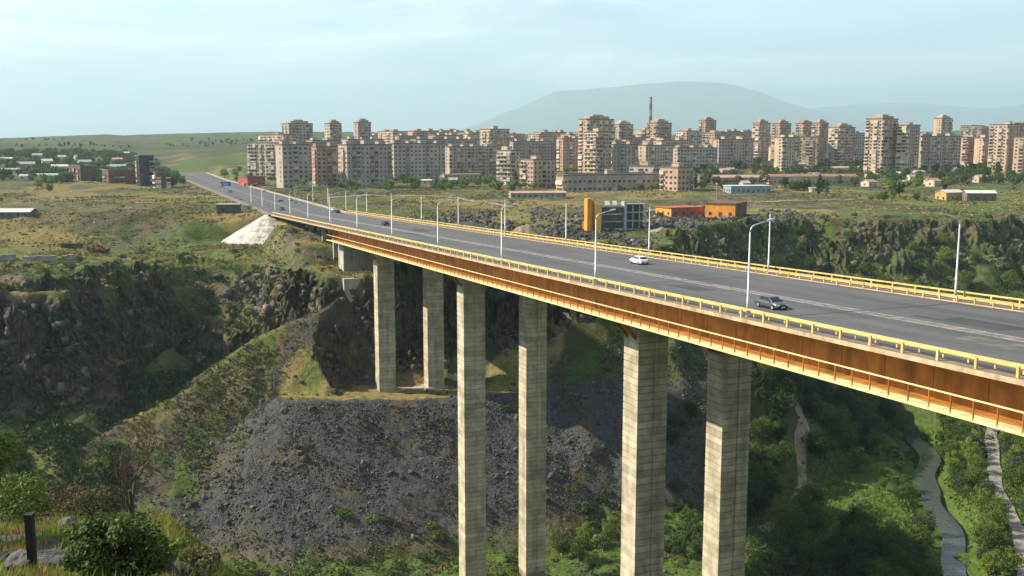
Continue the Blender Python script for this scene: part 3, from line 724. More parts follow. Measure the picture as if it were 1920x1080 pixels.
# concrete-lined embankment cone at the bridge end
cone = MB(); ax, ay = br(62.2, 424); apex = []; ringsb = []
A0, A1 = BA + math.pi * 1.0 - .95, BA + math.pi * 1.5 + .45
rb = []
for k in range(15):
    a = A0 + (A1 - A0) * k / 14
    rb.append(a)
top_r, zt_, zb_ = 1.5, -28.1, -40.5
pan = mat('lining_concrete', (.56, .54, .48), .9, .3, .35, bump=.2, rand=.05)
conet = empty('embankment_lining', (ax, ay, zb_)); tag(conet, 'pale concrete lining of the cone shaped embankment at the far bridge end', 'embankment lining')
def cp_(a, t):
    r_ = top_r + t * 21.0; return (math.cos(a) * r_, math.sin(a) * r_, (zt_ - zb_) * (1 - t))
core = MB(); rings = [[(*cp_(a, t)[:2], cp_(a, t)[2] - .06) for a in rb] + [(0, 0, -.5)] for t in (0, 1.0)]
core.loft(rings); core.build('core', conc_grey, conet)
for k in range(14):
    for q in range(6):
        p = MB(); a0, a1 = rb[k] + .005, rb[k + 1] - .005; t0, t1 = q / 6 + .004, (q + 1) / 6 - .004
        c = [cp_(a0, t0), cp_(a1, t0), cp_(a1, t1), cp_(a0, t1)]
        v = [Vector(x) + Vector((0, 0, .0)) for x in c] + [Vector(x) + Vector((0, 0, .12)) for x in c]
        p.add(v, [(0, 1, 2, 3), (7, 6, 5, 4), (0, 4, 5, 1), (1, 5, 6, 2), (2, 6, 7, 3), (3, 7, 4, 0)])
        p.build('lining_panel', pan, conet)
def pxground(px, py, lo=150, hi=420, n=400):
    """where the line of sight of a photo pixel first meets the ground"""
    lo0 = lo; q = None
    for i in range(n):
        Y = lo + (hi - lo) * i / n; p = at(px, py, Y); h = hgt(p.x, p.y)
        if p.z < h: q = (p.x, Y, h); break
    return q
# ================================================================== LAMPS
lampglass = mat('lamp_lens', (.62, .64, .62), .2, .03, 3)
def lamp_proto():
    root = empty('street_lamp')
    p = MB(); p.tube([(0, 0, 0), (0, 0, 2.0), (0, 0, 2.02), (0, 0, 9.2)], [.15, .145, .12, .085], 8); p.build('pole', lampm, root, True)
    b = MB(); b.tube([(0, 0, 0), (0, 0, .35)], [.24, .2], 8); b.build('base', lampm, root)
    a = MB(); pts = [(0, 0, 9.2)]
    for k in range(1, 6):
        t = R(15 * k); pts.append((.75 * (1 - math.cos(t)), 0, 9.2 + .75 * math.sin(t)))
    pts += [(1.3, 0, 10.12), (2.3, 0, 10.36)]
    a.tube(pts, [.08] * 6 + [.065, .06], 6); a.build('arm', lampm, root, True)
    h = MB()
    h.loft([[(2.2, -.08, 10.28), (2.2, .08, 10.28), (2.2, .08, 10.42), (2.2, -.08, 10.42)],
            [(2.5, -.17, 10.33), (2.5, .17, 10.33), (2.5, .15, 10.52), (2.5, -.15, 10.52)],
            [(2.95, -.16, 10.44), (2.95, .16, 10.44), (2.95, .12, 10.6), (2.95, -.12, 10.6)],
            [(3.15, -.08, 10.51), (3.15, .08, 10.51), (3.15, .06, 10.6), (3.15, -.06, 10.6)]])
    hd = h.build('lamp_head', lampm, root)
    g = MB(); g.loft([[(2.48, -.13, 10.30), (2.48, .13, 10.30), (2.48, .13, 10.325), (2.48, -.13, 10.325)], [(2.9, -.12, 10.395), (2.9, .12, 10.395), (2.9, .12, 10.42), (2.9, -.12, 10.42)]])
    g.build('lens', lampglass, hd)
    return root
def copy_tree(o, parent=None):
    c = o.copy(); scene.collection.objects.link(c); c.parent = parent
    for ch in list(o.children): copy_tree(ch, c)
    return c
ORD = ['first', 'second', 'third', 'fourth', 'fifth', 'sixth', 'seventh', 'eighth', 'ninth', 'tenth', 'eleventh', 'twelfth', 'thirteenth', 'fourteenth']
lp = lamp_proto(); first = True
for side, nn, word in ((0, 63.9, 'near'), (1, 93.6, 'far')):
    for k in range(12):
        d = 89.5 + 36.6 * k
        o = lp if first else copy_tree(lp); first = False
        X, Y = br(nn, d); zz = float(zdeck(d)) + (.14 if d < D_END else .1)
        o.location = (X, Y, zz); o.rotation_euler = (0, 0, BA + (0 if side == 0 else math.pi))
        nm = {0: 'nearest street lamp', 11: 'farthest street lamp'}.get(k, ORD[k] + ' nearest street lamp')
        tag(o, f'grey steel {nm} along the {word} railing of the bridge road', 'street lamp', f'street lamps along the {word} side of the road')

# ================================================================== CARS
tyre = mat('tyre_rubber', (.02, .02, .02), .9, .1, 3); rimm = mat('wheel_rim', (.5, .5, .52), .35, .05, 3, metal=.6)
glassd = mat('car_glass', (.012, .014, .018), .06, .0, 1, spec=.6)
lightm = mat('headlight_glass', (.55, .56, .58), .12, .02, 3, spec=.6); tailm = mat('tail_light_plastic', (.35, .015, .012), .3, .05, 3)
platem = mat('number_plate', (.7, .7, .68), .5, .02, 3); trimm = mat('black_trim', (.02, .02, .022), .5, .05, 3)
def car_parts(paintm, hatch=False):
    """x forwards, origin on the ground under the middle; returns [(name, mesh, parent name)]"""
    out = []
    L = 2.2
    secs = [(-2.2, .70, .38, .72), (-2.12, .80, .28, .90), (-1.7, .845, .22, .97), (-.9, .86, .20, .94), (.3, .865, .20, .93), (.95, .86, .20, .92), (1.5, .84, .22, .83), (1.95, .78, .26, .74), (2.18, .64, .36, .62)]
    b = MB(); rings = []
    for x, w, z0, z1 in secs:
        zm = z0 + (z1 - z0) * .55
        rings.append([(x, -w * .9, z0), (x, w * .9, z0), (x, w, z0 + .12), (x, w, zm), (x, w * .94, z1 - .05), (x, w * .84, z1), (x, -w * .84, z1), (x, -w * .94, z1 - .05), (x, -w, zm), (x, -w, z0 + .12)])
    b.loft(rings); out.append(('body', b.mesh('body', paintm, True), None))
    c = MB(); xr = -1.75 if not hatch else -2.0
    cab = [(xr, .70, .90, .93), (-1.2, .66, .90, 1.33), (-.6, .63, .9, 1.42), (.15, .63, .9, 1.41), (.45, .66, .9, 1.33), (1.05, .72, .88, .92)]
    rings = [[(x, -.74, zb), (x, .74, zb), (x, w, zt), (x, -w, zt)] for x, w, zb, zt in cab]
    c.loft(rings); out.append(('roof', c.mesh('roof', paintm), None))
    def pane(nm, pts, mtl=glassd):
        q = MB(); v = [Vector(p) for p in pts]; n = (v[1] - v[0]).cross(v[2] - v[0]).normalized() * .012
        q.add([p + n * .4 for p in v] + [p + n * 1.8 for p in v], [tuple(reversed(range(len(v)))), tuple(range(len(v), 2 * len(v)))] + [(i, (i + 1) % len(v), len(v) + (i + 1) % len(v), len(v) + i) for i in range(len(v))])
        out.append((nm, q.mesh(nm, mtl), None))
    pane('windshield', [(1.02, -.66, .96), (1.02, .66, .96), (.48, .60, 1.32), (.48, -.60, 1.32)])
    pane('rear_window', [(xr + .06, .62, 1.0), (xr + .06, -.62, 1.0), (-1.24, -.58, 1.31), (-1.24, .58, 1.31)])
    for s in (-1, 1):
        for x0, x1, x2, x3 in ((-.18, .84, .36, -.2), (-1.28, -.28, -.3, -1.08)):
            def pt(x, z):
                w = .74 - (.74 - .645) * (z - .9) / .46; return (x, s * (w + .004), z)
            p = [pt(x0, .97), pt(x1, .97), pt(x2, 1.32), pt(x3, 1.34)]
            pane('side_window', p if s < 0 else p[::-1])
    for s in (-1, 1):
        h = MB(); h.box(2.0, 2.17, s * .52 - .13, s * .52 + .13, .56, .68); out.append(('headlight', h.mesh('headlight', lightm), None))
        h = MB(); h.box(-2.23, -2.1, s * .58 - .14, s * .58 + .14, .70, .84); out.append(('tail_light', h.mesh('tail_light', tailm), None))
        h = MB(); h.box(.72, .9, s * .95 - .09, s * .95 + .09, .95, 1.07); out.append(('mirror', h.mesh('mirror', paintm), None))
    h = MB(); h.box(2.13, 2.24, -.66, .66, .30, .46); out.append(('bumper', h.mesh('bumper', trimm), None))
    h = MB(); h.box(-2.26, -2.14, -.68, .68, .34, .50); out.append(('bumper', h.mesh('bumper', trimm), None))
    h = MB(); h.box(2.1, 2.2, -.36, .36, .50, .62); out.append(('grille', h.mesh('grille', trimm), None))
    h = MB(); h.box(2.242, 2.255, -.26, .26, .36, .46); out.append(('number_plate', h.mesh('number_plate', platem), None))
    h = MB(); h.box(-2.275, -2.262, -.26, .26, .38, .48); out.append(('number_plate', h.mesh('number_plate', platem), None))
    return out
wm = MB(); wm.tube([(0, -.1, 0), (0, -.085, 0), (0, .085, 0), (0, .1, 0)], [.27, .31, .31, .27], 16); wm = wm.mesh('wheel', tyre)
rm = MB(); rm.tube([(0, -.112, 0), (0, .112, 0)], .185, 12); rm = rm.mesh('rim', rimm)
def make_car(label, paintm, X, Y, Z, heading, parts=True, hatch=False, group=None):
    root = empty('car', (X, Y, Z), heading); tag(root, label, 'car', group)
    for nm, me, _ in car_parts(paintm, hatch): obj(nm, me, root)
    for x in (-1.32, 1.36):
        for s in (-1, 1):
            w = obj('wheel', wm, root, (x, s * .80, .31)); obj('rim', rm, w)
    return root
toward, away = BA - math.pi / 2, BA + math.pi / 2
def road_pos(n, d): X, Y = br(n, d); return X, Y, (float(zdeck(d)) if d < D_END else ROADZ(d) - .02) + .008
pdark = mat('dark_grey_car_paint', (.10, .115, .14), .25, .04, 2, metal=.4, spec=.6); pwhite = mat('white_car_paint', (.78, .78, .76), .3, .03, 2)
pblue = mat('dark_blue_car_paint', (.03, .045, .09), .25, .03, 2); pblack = mat('black_car_paint', (.015, .015, .017), .25, .02, 2); psilver = mat('silver_car_paint', (.45, .46, .48), .3, .03, 2, metal=.5); pred = mat('dull_red_car_paint', (.28, .05, .04), .3, .03, 2)
for lab, pm_, n_, d_, hd in [
    ('dark grey sedan driving towards the camera beside the nearest lamp on the bridge', pdark, 70.8, 94.6, toward),
    ('white sedan driving away in the far lanes of the bridge', pwhite, 85.2, 151.5, away),
    ('small black car far along the bridge in the middle lanes', pblack, 81.5, 309, away),
    ('dark blue car on the bridge near its far end', pblue, 72, 452, toward),
    ('white car by the right kerb just past the bridge end', pwhite, 92, 437, away),
    ('black car right behind the white one past the bridge end', pblack, 91, 424, away),
    ('silver car on the road past the bridge, right lanes', psilver, 89, 530, away),
    ('dark car on the far road below the blue sign', pblack, 70.5, 640, toward),
    ('dull red car far up the straight road', pred, 74, 720, toward),
    ('farthest dark car up the straight road', pblue, 82, 800, away)]:
    make_car(lab, pm_, *road_pos(n_, d_), hd)
# ================================================================== CITY
tuff = [mat('pink_tuff', (.50, .35, .265), .9, .14, .15, rand=.10, stain=.2), mat('tan_panel', (.52, .41, .30), .9, .14, .15, rand=.10, stain=.2), mat('grey_panel', (.42, .355, .30), .9, .14, .15, rand=.10, stain=.25), mat('rose_panel', (.47, .30, .225), .9, .14, .15, rand=.10, stain=.2)]
wing = mat('window_glass', (.05, .056, .066), .2, .0, 1, spec=.5, rand=.3, island=.85)
balm = [mat('balcony_panel_pale', (.54, .45, .36), .9, .15, .4, rand=.12, island=.35), mat('balcony_panel_tan', (.42, .33, .25), .9, .15, .4, rand=.12, island=.4), mat('balcony_panel_grey', (.36, .32, .29), .9, .15, .4, rand=.12, island=.4)]
roofm = mat('roof_bitumen', (.17, .155, .145), .95, .2, .2)
def facade(wq, bq, o, u, nrm, L, nfl, fh, z0, style, seed, rec):
    """window panes (wq) and balconies (bq) on one face; o corner, u along, nrm outwards"""
    rg = random.Random(seed)
    nb = max(1, int(L / 3.3)); bw = L / nb
    per = rg.choice([3, 4, 5]); ph = rg.randrange(per); pairs = rg.random() < .5; ww = rg.uniform(.62, 1.0); hh_ = rg.uniform(2.15, 2.5)
    kind = [('w' if style == 'blank' else ('b' if (i % per == ph or (pairs and i % per == (ph + 1) % per) or (style == 'loggia' and i % 2 == 0)) else 'w')) for i in range(nb)]
    stair = rg.randrange(nb) if nb > 5 else -1
    up = Vector((0, 0, 1))
    for f in range(nfl):
        z = z0 + f * fh
        for i in range(nb):
            c = o + u * (bw * (i + .5)) + up * z
            if kind[i] == 'w':
                w, h0, h1 = min(ww, bw * .34), .9, hh_
                if i == stair: w, h0, h1 = .4, .2, 2.7
                elif rg.random() < .05: continue
            else:
                w, h0, h1 = bw * .40, .35, 2.5
            if style == 'blank' and i not in (nb // 2,): continue
            e = nrm * rec
            a, b_ = c - u * w + e, c + u * w + e
            wq.append((a + up * h0, b_ + up * h0, b_ + up * h1, a + up * h1))
            if kind[i] == 'b':
                # slab and parapet
                dpt = 1.05; w2 = bw * .46
                p0, p1 = c - u * w2, c + u * w2
                q0, q1 = p0 + nrm * dpt, p1 + nrm * dpt
                zt = up * (1.05 if rg.random() < .62 else 2.6)
                bq.append((q0, q1, q1 + zt, q0 + zt)); bq.append((p0 + nrm * .01, q0, q0 + zt, p0 + nrm * .01 + zt)); bq.append((q1, p1 + nrm * .01, p1 + nrm * .01 + zt, q1 + zt)); bq.append((p0 + nrm * .01, p1 + nrm * .01, q1, q0)); 
                if zt.z > 2: bq.append((q0 + zt, q1 + zt, p1 + nrm * .01 + zt, p0 + nrm * .01 + zt))
def quads_obj(name, qs, m, parent):
    if not qs: return
    V = np.array([tuple(p) for q in qs for p in q]); Fc = np.arange(len(V)).reshape(-1, 4)
    o = obj(name, mesh_np(name, V, Fc, m), parent); o['kind'] = 'stuff'; return o
def ray_solve(p, u, px):
    t = tan_x(px); return (t * p.y - p.x) / (u.x - t * u.y)
BUILT = []
def building(label, xl, xc, xr, ytop, Y, a, wallm, style='panel', fh=2.9, name='apartment_block', roof_house=2, group='apartment blocks of the far city', base_drop=2.0, minW=9, crown=False):
    a = R(a)
    p = at(xc, ytop, Y); ztop = p.z
    u = Vector((math.cos(a), math.sin(a), 0)); v = Vector((-math.sin(a), math.cos(a), 0))
    p2 = Vector((p.x, p.y, 0))
    W = max(minW, abs(ray_solve(p2, u, xr))); B = max(minW, abs(ray_solve(p2, v, xl)))
    W, B = min(W, 140), min(B, 60)
    zb = min(hgt(p.x, p.y), hgt(*(p2 + u * W).xy), hgt(*(p2 + v * B).xy))
    H = ztop - zb; nfl = max(1, int((H - .8) / fh)); fh = (H - .8) / nfl
    root = empty(name, (p.x, p.y, zb), a); tag(root, label, 'building', group)
    wl_ = MB(); wl_.box(0, W, 0, B, -base_drop, H)
    wl_.build('wall', wallm, root)
    wq, bq = [], []
    X, Yv = Vector((1, 0, 0)), Vector((0, 1, 0)); sd = int(xl * 7 + xr * 13) % 9999
    facade(wq, bq, Vector((0, 0, 0)), X, -Yv, W, nfl, fh, 0, style, sd, .05)
    facade(wq, bq, Vector((0, B, 0)), -Yv, -X, B, nfl, fh, 0, style if (B > 14 or style == 'loggia') else ('panel' if rnd.random() < .5 else 'blank'), sd + 1, .05)
    facade(wq, bq, Vector((W, 0, 0)), Yv, X, B, nfl, fh, 0, 'blank', sd + 2, .05)
    quads_obj('window', wq, wing, root); quads_obj('balcony', bq, balm[sd % 3], root)
    r_ = MB(); t = .35
    r_.box(-t, W + t, -t, 0.001 + .25, H + .002, H + .85); r_.box(-t, W + t, B - .25, B + t, H + .002, H + .85); r_.box(-t, .25, .252, B - .252, H + .002, H + .85); r_.box(W - .25, W + t, .252, B - .252, H + .002, H + .85)
    r_.box(.25, W - .25, .252, B - .252, H + .003, H + .12)
    rf = r_.build('roof', roofm, root)
    for k in range(roof_house):
        c = W * (k + .5) / roof_house + rnd.uniform(-2, 2); s = min(2.6, W * .25)
        h = MB(); d = min(3.0, B * .3); hh = rnd.uniform(2.2, 3.4); h.box(c - s, c + s, B * .5 - d, B * .5 + d, H + .13, H + hh); h.box(c - s - .3, c + s + .3, B * .5 - d - .3, B * .5 + d + .3, H + hh + .002, H + hh + .25)
        h.build('roof_house', wallm, rf)
    if crown:   # stepped crown of the tall towers
        h = MB(); m_ = .14; h.box(W * m_, W * (1 - m_), B * m_, B * (1 - m_), H + .14, H + 3.0); h.box(W * .3, W * .7, B * .3, B * .7, H + 3.01, H + 4.4); h.build('roof_house', wallm, rf)
    BUILT.append((p.x, p.y, a, W, B))
    return root
P_, T_, G_, Rz = tuff
def blocked0(px, Y, w):
    x = tan_x(px) * Y; W = w / F * Y
    for q in np.linspace(-.2, 1.1, 5):
        for r_ in (0, 12):
            xx, yy = x + W * q * .86, Y + W * q * .5 + r_
            for bx, by, a, Wb, B in BUILT:
                dx, dy = xx - bx, yy - by; u = dx * math.cos(a) + dy * math.sin(a); v = -dx * math.sin(a) + dy * math.cos(a)
                if -2 < u < Wb + 2 and -2 < v < B + 2: return True
    n, d = nd(x, Y)
    return n < 110
for row in [
 # left of the bridge road
 ('cream stepped apartment block with balconies, leftmost of the city', 465, 548, 590, 268, 800, 58, T_, 'loggia'),
 ('low rear apartment block with dark roof behind the leftmost cream block', 487, 530, 560, 253, 900, 50, T_, 'loggia'),
 ('grey slab block with narrow sunlit end beside the red house', 517, 529, 578, 272, 690, 33, G_, 'panel'),
 ('brown grey slab block just right of the leftmost grey slab', 588, 593, 640, 276, 715, 33, Rz, 'panel'),
 ('long grey slab with bright cream end wall facing the bridge', 634, 650, 735, 272, 695, 33, G_, 'panel'),
 ('long grey slab adjoining the one with the bright cream end', 730, 738, 835, 270, 790, 30, G_, 'panel'),
 ('dark grey slab in the middle of the city behind the shed', 832, 842, 930, 276, 850, 30, G_, 'panel'),
 ('wide dark tower block with stepped roof, leftmost tower on the skyline', 529, 541, 588, 232, 1000, 30, G_, 'panel', True),
 ('slim tower block, second tower from the left on the skyline', 610, 618, 642, 232, 1050, 35, G_, 'panel', True),
 ('slim tower block, third tower from the left on the skyline', 664, 671, 697, 230, 1040, 35, G_, 'panel', True),
 ('cream ended mid rise right of the third skyline tower', 717, 736, 765, 247, 1080, 35, T_, 'panel'),
 ('pale ended mid rise with slim chimney beside it', 766, 776, 822, 246, 1100, 35, P_, 'panel'),
 ('small cream block behind the central slabs', 855, 876, 900, 252, 1120, 35, T_, 'panel'),
 ('cream and dark tower left of the central poplar', 900, 919, 955, 243, 930, 35, T_, 'panel'),
 ('dark slab on the skyline right of the cream and dark tower', 956, 962, 1065, 266, 980, 25, G_, 'panel'),
 ('pink mid rise peeping over the dark central slab', 990, 1010, 1035, 252, 1180, 35, P_, 'panel'),
 ('long dark rear slab filling the gap behind the central shed', 770, 780, 905, 262, 960, 28, G_, 'panel'),
 ('far slab between the second and third skyline towers', 640, 652, 720, 262, 960, 28, G_, 'panel'),
 ('far slab left of the second skyline tower', 575, 586, 640, 264, 930, 28, G_, 'panel'),
 # middle
 ('small cream six storey block left of the central poplar', 932, 958, 972, 283, 720, 45, T_, 'loggia'),
 ('brown six storey block with open stair bay right of the central poplar', 976, 1000, 1041, 300, 690, 38, P_, 'panel'),
 ('tall pink double tower, highest in the middle of the city', 1085, 1100, 1150, 224, 860, 38, P_, 'loggia', True),
 ('sunlit cream tower in front of the tall pink double tower', 1096, 1119, 1146, 248, 800, 40, T_, 'loggia'),
 ('grey slab stretching right from the sunlit cream tower', 1144, 1150, 1196, 272, 830, 28, G_, 'panel'),
 ('tan tower right of the tall pink double tower', 1147, 1160, 1186, 234, 1010, 38, T_, 'loggia', True),
 ('rose tower standing in front of the striped chimney', 1212, 1231, 1258, 231, 1010, 40, P_, 'loggia', True),
 ('cream ended slab below the chimney tower', 1192, 1211, 1262, 273, 850, 38, T_, 'panel'),
 ('dark slab right of the cream ended slab', 1262, 1270, 1345, 278, 900, 28, G_, 'panel'),
 ('cream and grey tower behind the dark slab', 1267, 1287, 1313, 246, 1000, 38, T_, 'panel'),
 ('small rose tower high on the skyline right of the chimney', 1309, 1322, 1341, 226, 1200, 40, P_, 'panel', True),
 ('pink mid rise below the small rose skyline tower', 1316, 1340, 1356, 250, 1100, 45, P_, 'panel'),
 ('long dark slab behind the warehouses', 1340, 1348, 1412, 262, 960, 25, G_, 'panel'),
 ('far dark slab on the skyline left of the five rose towers', 1345, 1352, 1410, 248, 1250, 25, G_, 'panel'),
 # right towers
 ('first of five rose towers in the row right of centre', 1411, 1424, 1442, 231, 1120, 42, P_, 'loggia', True),
 ('second of five rose towers, the one with the wide sunlit side', 1445, 1462, 1481, 232, 1060, 42, P_, 'loggia', True),
 ('third of five rose towers, set back behind the cream block', 1489, 1505, 1524, 232, 1150, 42, Rz, 'loggia', True),
 ('fourth of five rose towers, narrow and set back', 1526, 1536, 1551, 231, 1120, 42, P_, 'loggia', True),
 ('fifth of five rose towers, nearest of the row', 1552, 1573, 1601, 239, 1000, 40, P_, 'loggia', True),
 ('long sunlit cream nine storey block before the rose towers', 1464, 1532, 1540, 257, 980, 68, T_, 'loggia'),
 ('dark slab left of the great rose tower', 1592, 1600, 1622, 250, 1060, 35, G_, 'panel'),
 ('great rose and cream tower with vertical stripes, tallest on the right', 1620, 1655, 1680, 223, 900, 42, P_, 'loggia', True),
 ('rose ended slab tower right of the great striped tower', 1680, 1701, 1722, 235, 900, 38, P_, 'panel'),
 ('long grey slab right of the great striped tower', 1722, 1727, 1800, 256, 930, 24, G_, 'panel'),
 ('tan tower standing high behind the long grey slab', 1747, 1766, 1781, 222, 1150, 42, T_, 'panel', True),
 ('pink slab near the right edge of the city', 1797, 1813, 1846, 258, 1000, 35, P_, 'panel'),
 ('far pale rose block on the skyline near the right edge', 1797, 1840, 1850, 236, 1300, 60, Rz, 'loggia'),
 ('cream tower second from the right edge', 1852, 1889, 1914, 234, 930, 42, T_, 'loggia'),
 ('dark skyline block at the right edge', 1893, 1903, 1940, 231, 1200, 38, G_, 'panel'),
 ('low pink block at the right edge beside the cream tower', 1905, 1921, 1960, 258, 900, 38, P_, 'panel'),
]:
    lab, xl, xc, xr, yt, Y, a, m_, st = row[:9]
    building(lab, xl, xc, xr, yt, Y, a, m_, st, crown=len(row) > 9, roof_house=0 if len(row) > 9 else max(1, int((xr - xc) / 22)))

# rear rows that only show between the others
gf = random.Random(12)
for k in range(100):
    xc = gf.uniform(560, 1915); Y = gf.uniform(930, 1400); w = gf.uniform(22, 60); l_ = gf.uniform(6, 16); nine = gf.random() < .75
    yt = 300 - ((30 if nine else 20) + hgt(tan_x(xc) * Y, Y)) / Y * F * 1.0 - 25
    yt = 275 - (hgt(tan_x(xc) * Y, Y) + (gf.uniform(26, 32) if nine else gf.uniform(14, 18))) / Y * F
    if blocked0(xc, Y, w): continue
    building('grey beige apartment slab half hidden among the rear rows of the city', xc - l_, xc, xc + w, yt, Y, gf.choice([28, 33, 38]), gf.choice([P_, T_, T_, Rz, G_]), 'panel', roof_house=2, group='half hidden rear slabs of the city')
# school, low blocks
building('long grey school with a row of tall windows below the cream tower', 1042, 1064, 1240, 329, 665, 12, G_, 'panel', 3.6, 'school', 1, 'low buildings at the edge of the city')
building('cream four storey wing rising behind the long grey school', 1180, 1226, 1240, 312, 715, 60, T_, 'loggia', 3.2, 'school_wing', 1, 'low buildings at the edge of the city')
building('brown five storey block with sunlit left side beside the school', 1238, 1271, 1301, 315, 650, 42, P_, 'panel', 3.2, 'apartment_block', 1, 'low buildings at the edge of the city')
building('small cream annex at the left end of the school', 1043, 1056, 1066, 330, 650, 42, T_, 'panel', 3.2, 'school_wing', 0, 'low buildings at the edge of the city', minW=5)
redm = mat('red_brick', (.36, .10, .06), .9, .15, .3); orangem = mat('orange_render', (.72, .30, .05), .8, .12, .4, stain=.15); darkm = mat('dark_cladding', (.075, .072, .075), .6, .25, .6, stain=.3); brownm = mat('brown_brick', (.16, .085, .065), .9, .2, .3, stain=.2); blackm = mat('black_brick', (.05, .05, .06), .9, .2, .3)
building('small red brick house with orange sunlit end by the road', 445, 464, 496, 333, 720, 40, redm, 'panel', 3.0, 'house', 0, 'houses by the far road')
building('brown brick building site left of the far road', 128, 150, 180, 312, 770, 38, brownm, 'panel', 3.2, 'house', 0, 'brown brick shells left of the far road')
building('long brown brick shell beside the black tower', 190, 203, 252, 320, 735, 35, brownm, 'panel', 3.2, 'house', 0, 'brown brick shells left of the far road')
building('black unfinished tower left of the far road', 253, 260, 288, 293, 720, 35, blackm, 'panel', 3.2, 'tower_house', 0, 'brown brick shells left of the far road', minW=6)
building('low rust brown brick house right of the black tower', 288, 292, 318, 324, 712, 35, brownm, 'panel', 3.2, 'house', 0, 'brown brick shells left of the far road', minW=6)

# gabled and flat small houses -------------------------------------------------
hw = [mat('house_plaster_pale', (.55, .50, .42), .9, .12, .4, rand=.1), mat('house_stone', (.34, .29, .24), .9, .15, .4, rand=.1), mat('house_pink', (.45, .33, .27), .9, .12, .4)]
hr = {'white': mat('white_sheet_roof', (.55, .55, .53), .5, .08, .3), 'teal': mat('teal_sheet_roof', (.30, .41, .40), .5, .08, .3), 'grey': mat('grey_sheet_roof', (.36, .35, .34), .6, .12, .3), 'rust': mat('rust_sheet_roof', (.30, .15, .10), .8, .2, .3), 'pink': mat('pink_tile_roof', (.42, .27, .22), .85, .15, .3), 'slab': conc_grey}
doorm = mat('door_paint', (.12, .08, .06), .6, .1, 1)
def house(label, px, pbase, wpx, Y, hwall, roof, wallm, a=20, depth=8, rise=1.8, group='village houses', name='house', cat='house', flat=False):
    hit = pxground(px, pbase, Y * .75, Y * 1.35); Y = hit[1] if hit else Y
    p = at(px, pbase, Y); W = wpx / F * Y; z = hgt(p.x, p.y)
    root = empty(name, (p.x, p.y, z), R(a)); tag(root, label, cat, group)
    b = MB(); b.box(-W / 2, W / 2, 0, depth, -1.5, hwall)
    w = b.build('wall', wallm, root)
    r_ = MB(); e = .45
    if flat:
        r_.box(-W / 2 - e, W / 2 + e, -e, depth + e, hwall + .002, hwall + .35)
    else:
        for s in (0, 1):
            y0, y1 = (-e, depth / 2) if s == 0 else (depth + e, depth / 2)
            v = [(-W / 2 - e, y0, hwall - .1), (W / 2 + e, y0, hwall - .1), (W / 2 + e, y1, hwall + rise), (-W / 2 - e, y1, hwall + rise)]
            if s: v = v[::-1]
            r_.add(v + [(x, y, zz + .14) for x, y, zz in v], [(0, 3, 2, 1), (4, 5, 6, 7), (0, 1, 5, 4), (1, 2, 6, 5), (2, 3, 7, 6), (3, 0, 4, 7)])
        b2 = MB()
        for x in (-W / 2 + .01, W / 2 - .21): b2.add([(x, 0.01, hwall), (x, depth - .01, hwall), (x, depth / 2, hwall + rise - .1), (x + .2, 0.01, hwall), (x + .2, depth - .01, hwall), (x + .2, depth / 2, hwall + rise - .1)], [(0, 1, 2), (5, 4, 3), (0, 3, 4, 1), (1, 4, 5, 2), (2, 5, 3, 0)])
        b2.build('gable', wallm, root)
    r_.build('roof', hr[roof], root)
    nw = max(1, int(W / 3.2)); fl = max(1, int(hwall / 2.9))
    for f in range(fl):
        for k in range(nw):
            x = -W / 2 + W * (k + .5) / nw; q = MB()
            if f == 0 and k == nw // 2 and nw > 1:
                q.box(x - .5, x + .5, -.06, .05, 0, 2.1); q.build('door', doorm, root)
            else:
                q.box(x - .6, x + .6, -.06, .05, .9 + f * 2.9, 2.2 + f * 2.9); q.build('window', wing, root)
    for k in range(max(1, int(depth / 4))):
        y = depth * (k + .5) / max(1, int(depth / 4)); q = MB(); q.box(-W / 2 - .06, -W / 2 + .05, y - .6, y + .6, .9, 2.2); q.build('window', wing, root)
    BUILT.append((p.x, p.y, R(a), W, depth))
    return root
for i, (lab, px, py, w, Y, h, rf, wm_, a, dp, rs) in enumerate([
 ('white roofed long house at the left edge of the village', 6, 305, 30, 1000, 4, 'white', hw[0], 20, 9, 1.5),
 ('flat grey house with pale wall at the far left of the village', 14, 325, 40, 900, 3.2, 'grey', hw[0], 15, 8, 1),
 ('teal roofed house in the front row of the village', 48, 338, 22, 800, 3, 'teal', hw[0], 12, 8, 1.4),
 ('long teal roofed house left of the brown building site', 88, 336, 40, 810, 3, 'teal', hw[1], 12, 8, 1.4),
 ('cream house with wide pale roof behind the building site', 112, 322, 28, 850, 4.5, 'white', hw[0], 20, 8, 1.6),
 ('pale gabled house among trees high in the village', 90, 310, 18, 960, 4, 'white', hw[0], 40, 8, 2),
 ('grey roofed house on the left slope of the village', 50, 315, 28, 930, 3.5, 'grey', hw[1], 25, 8, 2),
 ('small teal house near the top of the village', 116, 301, 14, 1060, 4, 'teal', hw[0], 20, 8, 1.6),
 ('blue grey roofed house beside the building site', 160, 314, 22, 850, 5, 'teal', hw[0], 30, 8, 2),
 ('cream wide roof house above the brown shells', 215, 306, 28, 960, 4, 'pink', hw[0], 25, 9, 1.6),
 ('white small house on the ridge above the village', 236, 293, 12, 1150, 4, 'white', hw[0], 20, 8, 1.6),
 ('white walled house between the two brown shells', 186, 330, 20, 780, 4, 'white', hw[0], 30, 7, 1.5),
 ('teal roofed house above the long brown shell', 222, 322, 26, 800, 4.5, 'teal', hw[1], 25, 8, 1.8),
 ('pale house close behind the black tower', 248, 318, 18, 800, 4.5, 'grey', hw[0], 25, 8, 1.8),
 ('grey roofed cottage at the back of the village', 70, 298, 16, 1080, 4, 'grey', hw[1], 20, 8, 1.8),
 ('pale cottage below the wooded left ridge', 150, 301, 16, 1080, 4, 'grey', hw[0], 35, 8, 1.8)]):
    house(lab, px, py, w, Y, h, rf, wm_, a, dp, rs)
